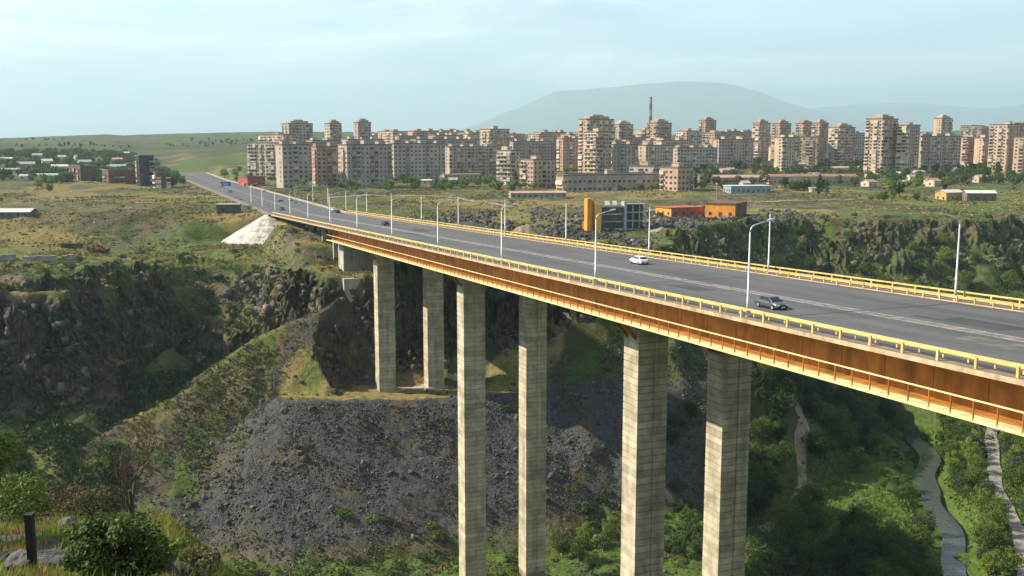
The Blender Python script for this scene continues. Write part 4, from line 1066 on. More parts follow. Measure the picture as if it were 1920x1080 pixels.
house('long white roofed shed at the left edge of the plain', 12, 410, 85, 470, 2.6, 'white', mat('teal_shed_wall', (.10, .16, .17), .8, .1, .4), 4, 9, 1.2, 'sheds on the plain', 'shed', 'shed')
house('flat roofed kiosk beside the road before the bridge', 427, 400, 40, 505, 3.6, 'slab', mat('kiosk_dark', (.10, .09, .085), .8, .2, .5), 5, 6, 1, 'sheds on the plain', 'kiosk', 'kiosk', flat=True)
for lab, px, py, w, Y, h, rf, wm_, a, dp, rs, fl in [
 ('low canopy hall with pale roof below the six storey block', 1010, 372, 105, 560, 3.2, 'pink', hw[1], 8, 10, .9, False),
 ('low shed with swept roof in front of the central slabs', 868, 342, 70, 740, 6, 'pink', hw[1], 10, 14, 1.2, True),
 ('small white hut left of the swept roof shed', 797, 345, 28, 730, 2.6, 'white', hw[0], 10, 5, .8, False),
 ('white and blue warehouse beside the bus yard', 1408, 362, 78, 610, 4.2, 'white', mat('blue_grey_sheet', (.24, .32, .34), .6, .15, .4), 8, 14, 1, True),
 ('long pink roofed hall behind the warehouse', 1400, 344, 120, 690, 4.5, 'pink', hw[2], 6, 12, 1.8, False),
 ('long dark red roofed hall behind the tree row', 1525, 345, 170, 670, 5.5, 'rust', hw[2], 4, 14, 1.6, False),
 ('pink stepped house above the warehouse', 1368, 330, 30, 760, 5, 'pink', hw[2], 20, 9, 1.5, False),
 ('cream cube house above the red roofed hall', 1450, 316, 22, 830, 7, 'grey', hw[2], 30, 10, 1, True),
 ('grey roofed depot right of the cream cube house', 1490, 318, 50, 840, 5, 'grey', hw[1], 15, 12, 1.5, False),
 ('flat house with white wall below the rose towers', 1420, 298, 40, 950, 4, 'pink', hw[0], 10, 10, 1.2, True),
 ('pale flat garage row below the long grey slab', 1750, 312, 100, 850, 3.2, 'slab', hw[0], 3, 7, 1, True),
 ('low pink hall below the great striped tower', 1590, 322, 60, 780, 3.6, 'pink', hw[0], 6, 10, 1.4, False),
 ('yellow hut among trees right of the red roofed hall', 1640, 334, 26, 660, 3, 'slab', mat('yellow_plaster', (.55, .48, .22), .9, .1, .4), 10, 6, 1, True),
 ('white cottage in the trees below the garages', 1689, 332, 14, 640, 3, 'white', hw[0], 15, 6, 1.4, False),
 ('pale cottage right of the white cottage in the trees', 1712, 338, 14, 620, 3, 'pink', hw[0], 15, 6, 1.4, False),
 ('grey house with dark roof under the tree at the right edge', 1880, 312, 46, 800, 5, 'grey', hw[0], 20, 10, 2.4, False),
 ('white camper hut on the plain beside the tree row', 1530, 361, 18, 560, 2.6, 'white', hw[0], 5, 4, .6, True)]:
    house(lab, px, py, w, Y, h, rf, wm_, a, dp, rs, 'low buildings on the right plain', 'house', 'building', fl)
house('ochre house with bright white roof on the gorge rim', 1790, 376, 44, 455, 4.6, 'white', mat('ochre_plaster', (.48, .31, .14), .9, .15, .4), 24, 8, 1.4, 'rim houses on the right', 'house', 'house')
house('dark walled house with bright white roof on the gorge rim', 1840, 377, 52, 450, 4.4, 'white', mat('dark_stone', (.17, .14, .12), .9, .15, .4), -8, 9, 1.4, 'rim houses on the right', 'house', 'house')

gl_ = random.Random(31)
for k in range(30):
    px = gl_.uniform(1300, 1915) if k % 3 else gl_.uniform(830, 1250); py = gl_.uniform(306, 352) if px > 1300 else gl_.uniform(340, 352)
    q = pxground(px, py, 560, 1100)
    if not q or blocked0(px, q[1], 20): continue
    house('small low house in the loose scatter below the city blocks', px, py, gl_.uniform(12, 26), q[1], gl_.uniform(2.8, 4.5), gl_.choice(['grey', 'pink', 'white', 'rust', 'grey']), gl_.choice(hw), gl_.uniform(0, 40), 7, 1.6, 'scattered low houses below the city')
# orange framed black office and the two orange buildings beyond the bridge -----
def placed(name, label, cat, px, py, Y, a, group=None):
    p = at(px, py, Y); z = hgt(p.x, p.y); o = empty(name, (p.x, p.y, z), R(a)); return tag(o, label, cat, group), p.z - z
of, dz = placed('office', 'black glass office with an orange slab frame beyond the bridge', 'building', 1128, 437, 388, 12)
k = 388 / F
b = MB(); b.box(0, 8.6, 0, 9, -2, 9.2); b.build('wall', darkm, of)
b = MB(); b.box(9.8, 18, 3.2, 9, -2, 10.2); b.build('back_wall', mat('bare_block_wall', (.16, .14, .12), .9, .25, .5), of)
for f in range(4):
    b = MB(); b.box(-.2, 8.8, -.4, -.01, f * 2.9 + (-.1 if f else -.6), f * 2.9 + .42); b.build('floor_band', conc_grey, of)
    b = MB(); b.box(9.7, 18.2, -.3, 3.15, f * 3.3 - .3, f * 3.3 + .05); b.build('floor_slab', conc_grey, of)
for i in range(4):
    b = MB(); b.box(9.8 + i * 2.65, 10.2 + i * 2.65, -.2, .2, -2, 9.59); b.build('column', conc_grey, of)
for f in range(3):
    for i in range(4): b = MB(); b.box(.2 + i * 2.05, 2.0 + i * 2.05, -.05, 0, f * 2.9 + .6, f * 2.9 + 2.6); b.build('window', wing, of)
b = MB(); b.box(8.85, 9.6, -.8, 3, -2, 10.8); b.build('fin', mat('steel_fin', (.35, .38, .42), .4, .05, 1), of)
fr = MB()
fr.box(-6.6, -4.9, -2.4, 1.6, -1.5, 12.2); fr.box(-4.9, -3.4, -.6, 1.5, -1.5, 11.6)
fr.build('orange_frame', orangem, of)
fr = MB(); fr.loft([[(-3.3, -2.4, -1.5), (-1.0, -2.6, -1.5), (-1.0, .4, -1.5), (-3.3, .6, -1.5)], [(-3.7, -2.2, 10.8), (-.8, -2.5, 8.6), (-.8, .5, 8.6), (-3.7, .8, 10.8)]]); fr.build('orange_fin', mat('yellow_orange_render', (.80, .42, .08), .8, .1, .4), of)
b = MB(); b.box(-6.1, -.4, .2, 6, -1.5, 3.0); b.build('entrance_block', redm, of)
for i in range(2):
    b = MB(); b.box(2.2 + i * 3, 4.0 + i * 3, 2, 3.8, 9.22, 9.3); b.add([(2.2 + i * 3, 2, 9.4), (4.0 + i * 3, 2, 9.4), (4.0 + i * 3, 3.6, 11.0), (2.2 + i * 3, 3.6, 11.0), (2.2 + i * 3, 2.1, 9.35), (4.0 + i * 3, 2.1, 9.35), (4.0 + i * 3, 3.7, 10.95), (2.2 + i * 3, 3.7, 10.95)], [(0, 1, 2, 3), (7, 6, 5, 4), (0, 4, 5, 1), (1, 5, 6, 2), (2, 6, 7, 3), (3, 7, 4, 0)]); b.build('skylight', hr['white'], of)
BUILT.append((of.location.x, of.location.y, R(12), 18, 9))
def orange_block(label, xl, xc, xr, yt, yb, Y, a, m2, h2=None):
    a = R(a); p = at(xc, yb, Y); u = Vector((math.cos(a), math.sin(a), 0)); v = Vector((-math.sin(a), math.cos(a), 0)); q = Vector((p.x, p.y, 0))
    W, B = abs(ray_solve(q, u, xr)), abs(ray_solve(q, v, xl)); z = hgt(p.x, p.y); H = at(xc, yt, Y).z - z
    root = empty('orange_building', (p.x, p.y, z), a); tag(root, label, 'building')
    b = MB(); b.box(0, W, 0, B, -2, H); b.build('wall', orangem, root)
    b = MB(); b.box(-.4, W + .4, -.4, B + .4, H + .002, H + .4); b.build('roof', m2, root)
    b = MB(); b.box(.02, W + .25, -.22, -.003, -2, H); b.build('shade_side_panel', m2, root)  # own colour over the right face; on the tall block it paints in shade
    BUILT.append((p.x, p.y, a, W, B))
    for k in range(max(2, int(B / 4))):
        y = B * (k + .5) / max(2, int(B / 4)); w = MB(); w.box(-.06, .03, y - .7, y + .7, .9, 2.4); w.build('window', wing, root)
    for k in range(max(1, int(W / 4))):
        x = W * (k + .5) / max(1, int(W / 4)); w = MB(); w.box(x - .7, x + .7, -.27, -.21, .9, 2.4); w.build('window', wing, root)
    b = MB(); b.box(-.08, .02, B * .44, B * .44 + 1.4, 0, 2.3); b.build('door', doorm, root)
orange_block('tall orange building with dark right side at the gorge rim', 1325, 1378, 1402, 383, 410, 446, 62, brownm)
orange_block('low long orange building left of the tall orange one', 1231, 1258, 1322, 391, 413, 450, 25, redm)

# striped chimney
ch, _ = placed('factory_chimney', 'tall slim red and white striped factory chimney on the skyline', 'chimney', 1218, 300, 1400, 0)
H = at(1218, 183, 1400).z - ch.location.z; ns = 9
for k in range(ns):
    z0, z1 = H * k / ns, H * (k + 1) / ns; r0, r1 = 3.2 - 1.5 * k / ns, 3.2 - 1.5 * (k + 1) / ns
    b = MB(); b.tube([(0, 0, z0 + .02), (0, 0, z1)], [r0, r1], 12); b.build('shaft_band', mat('chimney_red', (.20, .09, .08), .9, .1, .2) if k % 2 else mat('chimney_grey', (.30, .27, .26), .9, .1, .2), ch)
b = MB(); b.tube([(0, 0, H), (0, 0, H + 1)], [2.0, 2.0], 12); b.build('rim', mat('chimney_red', (.2, .09, .08)), ch)

# road sign gantry
sg, _ = placed('road_sign', 'blue overhead road sign on posts above the far road', 'road sign', 425, 366, 600, 14)
b = MB(); b.box(-2.6, 2.6, -.08, .08, 5.0, 7.4); s_ = b.build('sign_board', mat('blue_sign', (.03, .09, .42), .5, .04, 1), sg)
for zz, w in ((6.6, 2.0), (6.0, 1.6), (5.5, 1.9)):
    b = MB(); b.box(-w, w * .6, -.095, -.082, zz, zz + .2); b.build('lettering', mat('sign_white', (.75, .75, .75), .5, .02, 1), s_)
for x in (-2.2, 2.2): b = MB(); b.tube([(x, .15, -1), (x, .15, 7.3)], .12, 6); b.build('post', lampm, sg)
gt, _ = placed('sign_gantry', 'thin grey metal gantry spanning the road past the bridge end', 'gantry', 585, 402, 530, 10)
for x in (-8.5, 8.5): b = MB(); b.tube([(x, 0, -1), (x, 0, 7.6)], .16, 6); b.build('post', lampm, gt)
b = MB(); b.box(-8.6, 8.6, -.12, .12, 7.6, 7.85); b.box(-8.6, 8.6, -.12, .12, 8.5, 8.7)
for i in range(18): b.box(-8.5 + i, -8.4 + i, -.1, .1, 7.86, 8.49)
b.build('beam', lampm, gt)
# ================================================================== PLANTS
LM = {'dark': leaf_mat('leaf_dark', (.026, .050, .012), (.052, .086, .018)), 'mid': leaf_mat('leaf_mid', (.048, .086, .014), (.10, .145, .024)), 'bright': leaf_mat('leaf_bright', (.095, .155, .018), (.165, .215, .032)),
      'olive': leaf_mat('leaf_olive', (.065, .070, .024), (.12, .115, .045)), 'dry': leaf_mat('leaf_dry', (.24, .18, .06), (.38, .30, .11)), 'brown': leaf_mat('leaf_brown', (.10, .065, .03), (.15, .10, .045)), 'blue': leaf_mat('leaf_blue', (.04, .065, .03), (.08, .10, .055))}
bark = mat('bark', (.085, .065, .05), .95, .25, 2.0, bump=.3); barkd = mat('dead_bark', (.085, .06, .048), .95, .2, 3.0)
def leaves(C, Rd, n, size, seed, up=.3, flat=.85):
    """n leaf quads spread round clump centres C (k,3) of radius Rd (k,) ; returns V, F"""
    g = np.random.default_rng(seed); k = len(C)
    w = np.asarray(Rd) ** 2; idx = g.choice(k, n, p=w / w.sum())
    d = g.normal(size=(n, 3)); d /= np.linalg.norm(d, axis=1, keepdims=True)
    rad = np.asarray(Rd)[idx] * g.uniform(.55, 1.05, n) ** .7
    pos = C[idx] + d * rad[:, None] * np.array([1, 1, flat])
    nrm = d * .9 + g.normal(size=(n, 3)) * .55 + np.array([0, 0, up]); nrm /= np.linalg.norm(nrm, axis=1, keepdims=True)
    t = np.cross(nrm, g.normal(size=(n, 3))); t /= np.linalg.norm(t, axis=1, keepdims=True) + 1e-9; b = np.cross(nrm, t)
    s = size * g.uniform(.6, 1.35, n)[:, None]
    V = np.stack([pos - t * s, pos - b * s * .55, pos + t * s, pos + b * s * .55], 1).reshape(-1, 3)
    return V, np.arange(4 * n).reshape(-1, 4)
def crown_clumps(R_, Hc, z0, k, seed, shape='round'):
    g = np.random.default_rng(seed); C, Rd = [], []
    while len(C) < k:
        p = g.uniform(-1, 1, 3)
        q = np.linalg.norm(p)
        if q > 1 or q < .35: continue
        w = 1.0
        if shape == 'poplar': w = 1 - .55 * max(0, p[2]) ** 1.5
        if shape == 'cone': w = .5 * (1 - p[2])
        C.append((p[0] * R_ * w, p[1] * R_ * w, z0 + (p[2] + 1) * .5 * Hc)); Rd.append(R_ * g.uniform(.24, .46))
    return np.array(C), np.array(Rd)
def trunk_mesh(h, r, seed, limbs=5, R_=2.5, Hc=4, m=None):
    g = random.Random(seed); b = MB(); lean = (g.uniform(-.3, .3), g.uniform(-.3, .3))
    b.tube([(0, 0, -.8), (lean[0] * .4, lean[1] * .4, h * .5), (lean[0], lean[1], h), (lean[0] * 1.3, lean[1] * 1.2, h + Hc * .55)], [r * 1.3, r, r * .75, r * .2], 6)
    for i in range(limbs):
        a = 2 * math.pi * i / limbs + g.uniform(-.4, .4); z = h * g.uniform(.55, 1.0); L = R_ * g.uniform(.5, .85)
        b.tube([(lean[0] * .8, lean[1] * .8, z), (math.cos(a) * L * .5, math.sin(a) * L * .5, z + Hc * .2), (math.cos(a) * L, math.sin(a) * L, z + Hc * g.uniform(.35, .6))], [r * .5, r * .35, r * .12], 5)
    return b.mesh('trunk', m or bark)
def tree_proto(h, R_, Hc, n, size, seed, lm, k=34, shape='round'):
    C, Rd = crown_clumps(R_, Hc, h * .75, k, seed, shape)
    V, Fc = leaves(C, Rd, n, size, seed)
    return mesh_np('crown', V, Fc, LM[lm]), trunk_mesh(h, .16 + .02 * h, seed, 5, R_, Hc)
PROTO = {}
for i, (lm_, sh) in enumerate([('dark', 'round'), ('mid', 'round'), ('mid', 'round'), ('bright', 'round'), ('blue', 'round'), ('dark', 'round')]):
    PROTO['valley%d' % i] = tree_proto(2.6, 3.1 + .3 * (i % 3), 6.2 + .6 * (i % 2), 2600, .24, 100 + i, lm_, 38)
for i, lm_ in enumerate(['dark', 'mid', 'olive', 'bright']):
    PROTO['plain%d' % i] = tree_proto(2.2, 3.0, 5.2, 700, .42, 200 + i, lm_, 26)
PROTO['poplar0'] = tree_proto(2.0, 1.7, 14, 1100, .42, 300, 'dark', 44, 'poplar')
PROTO['poplar1'] = tree_proto(2.0, 1.6, 13, 1100, .42, 301, 'mid', 44, 'poplar')
def tree(kind, x, y, s, label, group, sz=None, z=None, name='tree', cat='tree'):
    cm, tm = PROTO[kind]
    z = hgt(x, y) if z is None else z
    root = empty(name, (x, y, z), rnd.uniform(0, 6.28)); root.scale = (s, s, s * (sz or rnd.uniform(.85, 1.15)))
    tag(root, label, cat, group)
    obj('trunk', tm, root); obj('crown', cm, root)
    return root
def blocked(x, y, pad=3):
    for bx, by, a, W, B in BUILT:
        dx, dy = x - bx, y - by; u = dx * math.cos(a) + dy * math.sin(a); v = -dx * math.sin(a) + dy * math.cos(a)
        if -pad - (W / 2 if W < 30 and B < 15 else 0) < u < W + pad and -pad < v < B + pad: return True
    n, d = nd(x, y)
    return d > 290 and 58 < n < 99
# ---- gorge floor
TR2 = np.array([(p[0], p[1]) for p in RIVER]); 
def dline(x, y, pts):
    best = 1e9
    for a, b in zip(pts[:-1], pts[1:]):
        dx, dy = b[0] - a[0], b[1] - a[1]; t = max(0, min(1, ((x - a[0]) * dx + (y - a[1]) * dy) / (dx * dx + dy * dy))); best = min(best, math.hypot(x - a[0] - t * dx, y - a[1] - t * dy))
    return best
def inframe(x, y, z, m=40):
    f = y * CP - z * SP
    if f < 5: return False
    px = 960 + F * x / f; py = 540 - F * (y * SP + z * CP) / f
    return -m < px < 1920 + m and 150 < py < 1080 + m
g2 = random.Random(5)
def girder_y(px): return 635 + (px - 1163) * .268          # lower edge of the bridge in the view
VT = []
def valley_tree(px, py, s, kinds, label, group, gap):
    q = pxground(px, py, 150, 420)
    if not q: return False
    x, y, z = q
    dr_ = dline(x, y, RIVER)
    if x < 128 and 7 < dr_ < 36 and 228 < y < 308 and g2.random() < .94: return False
    if dr_ < 6.5 or dline(x, y, GRAVEL_ROAD) < 4.5 or dline(x, y, TRAIL) < 4: return False
    if any((x - a) ** 2 + (y - b) ** 2 < gap * gap for a, b in VT): return False
    n_, d_ = nd(x, y)
    if 60 < n_ < 96 and any(abs(d_ - k) < 9 for k in (124.6, 200.2, 273.5)): return False
    VT.append((x, y)); tree('valley%d' % g2.choice(kinds), x, y, s, label, group, z=z); return True
for (x0, x1, y0, y1), n_, s_, kinds, label, group, gap in [
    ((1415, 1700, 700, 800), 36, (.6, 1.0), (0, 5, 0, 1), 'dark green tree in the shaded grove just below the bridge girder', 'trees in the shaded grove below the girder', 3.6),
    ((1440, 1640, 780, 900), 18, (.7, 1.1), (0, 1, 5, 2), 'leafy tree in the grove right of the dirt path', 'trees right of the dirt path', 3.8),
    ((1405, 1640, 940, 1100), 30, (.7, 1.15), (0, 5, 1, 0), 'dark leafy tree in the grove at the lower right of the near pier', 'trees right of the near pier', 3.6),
    ((1600, 1760, 1010, 1110), 20, (.6, .95), (1, 2, 4), 'leafy tree on the left river bank at the bottom edge', 'trees at the bottom river bank', 3.6),
    ((1640, 1740, 860, 980), 6, (.4, .6), (1, 3), 'small tree in the open meadow left of the river', 'trees in the open meadow', 5),
    ((1715, 1900, 780, 1100), 38, (.6, .95), (1, 2, 3, 4, 3), 'bright leafy tree in the strip between the river and gravel road', 'trees between river and gravel road', 3.2),
    ((1860, 1935, 820, 1100), 26, (.6, .95), (1, 2, 3, 4), 'leafy tree on the bank right of the gravel road', 'trees right of the gravel road', 3.6),
    ((1405, 1440, 820, 960), 6, (.6, .9), (1, 2), 'leafy tree between the near pier and the dirt path', 'trees left of the dirt path', 4),
    ((1255, 1320, 780, 1075), 9, (.5, .8), (0, 1, 5), 'small tree seen between the two near pier columns', 'trees between the near pier columns', 4),
    ((1040, 1160, 1000, 1090), 7, (.5, .8), (1, 2, 3), 'green tree seen between the middle and the near pier', 'trees between middle and near piers', 4)]:
    c = 0
    for _ in range(n_ * 12):
        if c >= n_: break
        px, py = g2.uniform(x0, x1), g2.uniform(y0, y1)
        if py < girder_y(px) - 5: continue
        c += valley_tree(px, py, g2.uniform(*s_), kinds, label, group, gap)
# ---- right gorge slope beyond the bridge (behind the far railing)
cnt = 0; tries = 0
while cnt < 56 and tries < 4000:
    tries += 1
    px = g2.uniform(1420, 1930); y = g2.uniform(330, 452); x = tan_x(px, 480) * y; z = hgt(x, y)
    f = y * CP - z * SP; py = 540 - F * (y * SP + z * CP) / f
    if not 440 < py < 600: continue
    if g2.random() > (py - 420) / 90: continue
    s = g2.uniform(.4, .85)
    tree('valley%d' % g2.choice([0, 1, 2, 3, 5]), x, y, s, 'rounded green tree in the thicket on the gorge slope behind the far railing', 'trees on the slope behind the far railing'); cnt += 1
# ---- plateau trees
def plain_trees(n, box, Yr, label, group, s=(.6, 1.2), kinds=(0, 1, 2, 3), mass=None, clump=0):
    c = t = 0
    while c < n and t < n * 16:
        t += 1
        y = g2.uniform(*Yr); px = g2.uniform(box[0], box[1]); x = tan_x(px) * y
        z = hgt(x, y); f = y * CP - z * SP; py = 540 - F * (y * SP + z * CP) / f
        if not (box[2] < py < box[3]) or blocked(x, y): continue
        if clump and float(fbm(np.array([x / 170.0]), np.array([y / 260.0]), oct=3)[0]) < clump: continue
        if mass is not None: mass.append((x, y, z, g2.uniform(*s), g2.uniform(0, 6.28)))
        else: tree('plain%d' % g2.choice(kinds), x, y, g2.uniform(*s), label, group, z=z)
        c += 1
def far_wood(name, label, pts, lm_, seed, nq=300, qs=.62):
    """a wooded mass too far off to count: many small crowns in one object"""
    C, Rd = crown_clumps(3.0, 5.6, .6, 22, seed); V0, F0 = leaves(C, Rd, nq, qs, seed); V, Fc = [], []
    for i, (x, y, z, s_, a) in enumerate(pts):
        ca, sa = math.cos(a), math.sin(a); W_ = V0 * s_ * (.85, 1.1, .9 + .3 * (i % 3) / 2)
        V.append(np.stack([W_[:, 0] * ca - W_[:, 1] * sa + x, W_[:, 0] * sa + W_[:, 1] * ca + y, W_[:, 2] + z], -1)); Fc.append(F0 + i * len(V0))
    return tag(obj(name, mesh_np(name, np.concatenate(V), np.concatenate(Fc), LM[lm_])), label, 'trees', kind='stuff')
mv = []; plain_trees(560, (-5, 345, 282, 342), (690, 1350), '', '', (.5, 1.2), mass=mv); far_wood('village_trees', 'green mass of trees among the village houses on the left', mv, 'dark', 501)
mv = []; plain_trees(230, (480, 1340, 312, 358), (640, 1050), '', '', (.6, 1.3), mass=mv); far_wood('garden_trees', 'scattered garden trees between the city slabs', mv, 'mid', 505)
mv = []; plain_trees(420, (0, 1920, 259, 300), (1200, 2100), '', '', (.4, .95), mass=mv, clump=.56); far_wood('far_woodland', 'dark woodland on the hills behind the city', mv, 'dark', 502, 110, 1.2)
mv = []; plain_trees(430, (1300, 2150, 296, 348), (600, 1150), '', '', (.6, 1.3), mass=mv); far_wood('tree_belt', 'green belt of trees below the right hand towers', mv, 'mid', 503)
plain_trees(8, (60, 135, 335, 362), (600, 760), 'bright green tree in the clump before the village', 'trees in front of the village', (.6, 1.0), (1, 3))
plain_trees(6, (318, 350, 318, 352), (690, 900), 'green roadside tree in the row left of the far road', 'trees left of the far road', (.9, 1.3), (1, 3))
plain_trees(6, (415, 470, 322, 352), (720, 950), 'yellow green tree right of the far road before the cream block', 'trees right of the far road', (.7, 1.2), (1, 2, 3))
plain_trees(14, (640, 1300, 325, 362), (640, 830), 'small tree growing at the foot of the grey city slabs', 'trees at the foot of the city blocks', (.5, .95))
plain_trees(6, (1300, 1440, 310, 362), (600, 1050), 'dark green tree by the halls right of the school', 'trees around the halls', (.6, 1.25), (0, 1))
plain_trees(14, (1455, 1610, 335, 358), (585, 660), 'dark green tree in the row before the red roofed hall', 'tree row before the red roofed hall', (.7, 1.1), (0, 0, 1))
plain_trees(4, (1420, 1620, 285, 322), (800, 1050), 'green tree at the foot of the rose towers', 'trees at the foot of the rose towers', (.7, 1.2))
plain_trees(16, (1620, 1925, 320, 372), (480, 760), 'green tree in the belt below the right hand towers', 'tree belt below the right hand towers', (.6, 1.25))
plain_trees(8, (1620, 1760, 350, 378), (440, 560), 'bright green bushy tree on the plain left of the white roofed houses', 'trees left of the rim houses', (.4, .8), (1, 3))
plain_trees(5, (1800, 1835, 362, 385), (430, 452), 'dark bush between the two white roofed rim houses', 'bushes between the rim houses', (.35, .5), (0, 1))
for px, y, k, s, lab in [(967, 690, 0, .95, 'tall dark poplar beside the brown six storey block'), (1306, 655, 0, .8, 'dark poplar at the right end of the brown five storey block'), (1538, 600, 0, .95, 'tall dark poplar in front of the red roofed hall'), (1553, 605, 1, .85, 'pale green poplar right of the dark one by the red hall'), (1388, 690, 0, .7, 'dark poplar beside the pink stepped house'),
                      (1180, 690, 0, .6, 'small dark poplar behind the school roof'), (14, 900, 0, .75, 'dark poplar at the left edge of the village'), (1848, 700, 1, 1.2, 'tall bright poplar below the pink slab near the right edge'), (1806, 720, 1, .8, 'slim green poplar left of the tall bright one'), (470, 740, 1, .8, 'yellow green poplar beside the red brick house'), (822, 1100, 0, 1.0, 'dark poplar silhouetted on the central skyline')]:
    x = tan_x(px) * y; tree('poplar%d' % k, x, y, s, lab, 'poplars of the city', name='poplar_tree')

# ---- shrubs
SH = []
for i, lm_ in enumerate(['dark', 'mid', 'olive', 'bright', 'olive', 'dark']):
    C, Rd = crown_clumps(1.15, 1.5, -.1, 16, 400 + i); V, Fc = leaves(C, Rd, 420, .14, 400 + i); SH.append(mesh_np('shrub', V, Fc, LM[lm_]))
SHF = []   # leafier for close ones
def scatter(n, accept, xr, yr, label, group, s, kinds, seed):
    g = random.Random(seed); c = t = 0
    N = n * 30
    xs = np.array([g.uniform(*xr) for _ in range(N)]); ys = np.array([g.uniform(*yr) for _ in range(N)])
    z, m = terrain(xs, ys, True)
    ok = accept(xs, ys, z, m)
    for i in range(N):
        if c >= n: break
        if not ok[i] or not inframe(xs[i], ys[i], z[i], 20): continue
        o = obj('shrub', SH[g.choice(kinds)], None, (xs[i], ys[i], z[i]), (0, 0, g.uniform(0, 6.28)))
        q = g.uniform(*s); o.scale = (q * g.uniform(.8, 1.3), q * g.uniform(.8, 1.3), q * g.uniform(.7, 1.1))
        tag(o, label, 'shrub', group); c += 1
scatter(95, lambda x, y, z, m: (z < -91) & (fbm(x / 9, y / 9, oct=2) > .42), (-70, 62), (200, 262), 'green shrub in the thicket at the foot of the grey scree', 'shrubs at the foot of the scree', (1.0, 2.3), (0, 1, 2, 3, 1), 1)
scatter(26, lambda x, y, z, m: (z < -68) & (z > -92) & (m['slope'] > .5), (-70, 50), (225, 300), 'small shrub growing out of the grey scree', 'shrubs on the scree', (.5, 1.2), (1, 2, 0), 2)
scatter(45, lambda x, y, z, m: (m['cd'] < 2) & (m['cd'] > -45), (-190, -55), (255, 400), 'dark shrub on the rocky terrace above the left cliff', 'shrubs on the left terrace', (.6, 1.5), (0, 2, 4, 5), 3)
scatter(40, lambda x, y, z, m: (m['cliff'] > .3), (-170, -40), (240, 330), 'dark shrub clinging to the left cliff face', 'shrubs on the left cliff', (.6, 1.4), (0, 5, 1), 4)
scatter(30, lambda x, y, z, m: (z < -72) & (x < -90) & ~(m['camside'] & m['onspur']), (-160, -85), (200, 300), 'green shrub in the shaded gully behind the grassy spur', 'shrubs in the left gully', (.8, 2.0), (0, 1, 5), 5)
scatter(35, lambda x, y, z, m: (m['dspur'] < 18) & (z < -66), (-135, -60), (215, 292), 'low shrub on the grassy spur', 'shrubs on the grassy spur', (.4, 1.1), (2, 4, 1), 6)
scatter(26, lambda x, y, z, m: (m['cd'] < 25) & (m['cd'] > -20), (60, 240), (400, 480), 'dark shrub along the right gorge rim', 'shrubs on the right rim', (.8, 1.8), (0, 2, 5, 1), 7)
scatter(26, lambda x, y, z, m: (m['cd'] < 0), (-20, 110), (330, 480), 'low shrub on the rubble ground beyond the far railing', 'shrubs beyond the far railing', (.5, 1.1), (0, 2, 4), 8)
scatter(26, lambda x, y, z, m: (m['cd'] < 0), (-330, -90), (395, 640), 'low shrub on the grassy plain left of the road', 'shrubs on the left plain', (.5, 1.3), (0, 2, 4, 1), 9)
# ---- low ground cover (uncountable)
def cover(name, label, cat, n, xr, yr, accept, size, lm_, seed, tall=1.0, h=.3):
    g = np.random.default_rng(seed); x = g.uniform(*xr, n); y = g.uniform(*yr, n)
    z, m = terrain(x, y, True); ok = accept(x, y, z, m); x, y, z = x[ok], y[ok], z[ok]; n = len(x); k = 3
    x = np.repeat(x, k) + g.normal(size=n * k) * size * .8; y = np.repeat(y, k) + g.normal(size=n * k) * size * .8; z = np.repeat(z, k)
    a = g.uniform(0, 6.28, n * k); ln = g.normal(size=(n * k, 2)) * .35; s = size * g.uniform(.5, 1.3, n * k); hh = s * tall
    dx, dy = np.cos(a) * s * .5, np.sin(a) * s * .5
    z0 = z - .15
    V = np.stack([np.stack([x - dx, y - dy, z0], -1), np.stack([x + dx, y + dy, z0], -1), np.stack([x + dx * .4 + ln[:, 0] * hh, y + dy * .4 + ln[:, 1] * hh, z0 + hh], -1), np.stack([x - dx * .7 + ln[:, 0] * hh, y - dy * .7 + ln[:, 1] * hh, z0 + hh * .8], -1)], 1).reshape(-1, 3)
    o = obj(name, mesh_np(name, V, np.arange(len(V)).reshape(-1, 4), LM[lm_])); return tag(o, label, cat, kind='stuff')
patch = lambda x, y, sc, th, o=0: fbm(x / sc + o, y / sc, oct=3) > th
cover('dry_grass', 'dry yellow grass tufts on the ledges and cliff tops', 'grass', 26000, (-190, 30), (215, 400), lambda x, y, z, m: (m['slope'] < .5) & patch(x, y, 9, .5), .5, 'dry', 1, .9)
cover('green_scrub', 'low olive scrub covering the gorge slopes', 'scrub', 26000, (-180, 90), (200, 400), lambda x, y, z, m: patch(x, y, 8, .52, 30) & ~((m['slope'] > .5) & (x > -70) & (x < 60) & (z > -93)), .62, 'olive', 2, .9)
cover('meadow_grass', 'lush green meadow grass on the gorge floor by the river', 'grass', 26000, (60, 200), (205, 400), lambda x, y, z, m: (z < -92) & (m['dr'] > 6) & patch(x, y, 10, .42, 9), .6, 'bright', 3, 1.0)
cover('plain_scrub', 'low dark scrub dotted over the grassy plains', 'scrub', 30000, (-330, 330), (385, 900), lambda x, y, z, m: (m['cd'] < 0) & (np.abs(x) < .6 * y) & patch(x, y, 30, .5, 14) & ((m['n'] < 60) | (m['n'] > 98)), 1.0, 'olive', 11, .55)
cover('plain_grass', 'pale dry grass tufts over the plains', 'grass', 26000, (-330, 330), (385, 800), lambda x, y, z, m: (m['cd'] < 0) & (np.abs(x) < .6 * y) & patch(x, y, 22, .5, 44) & ((m['n'] < 60) | (m['n'] > 98)), .85, 'dry', 12, .5)
cover('gully_scrub', 'dark green scrub filling the left gully', 'scrub', 34000, (-200, -84), (185, 300), lambda x, y, z, m: (z < -66) & patch(x, y, 7, .34, 5) & ~(m['camside'] & m['onspur']), .8, 'dark', 13, 1.0)
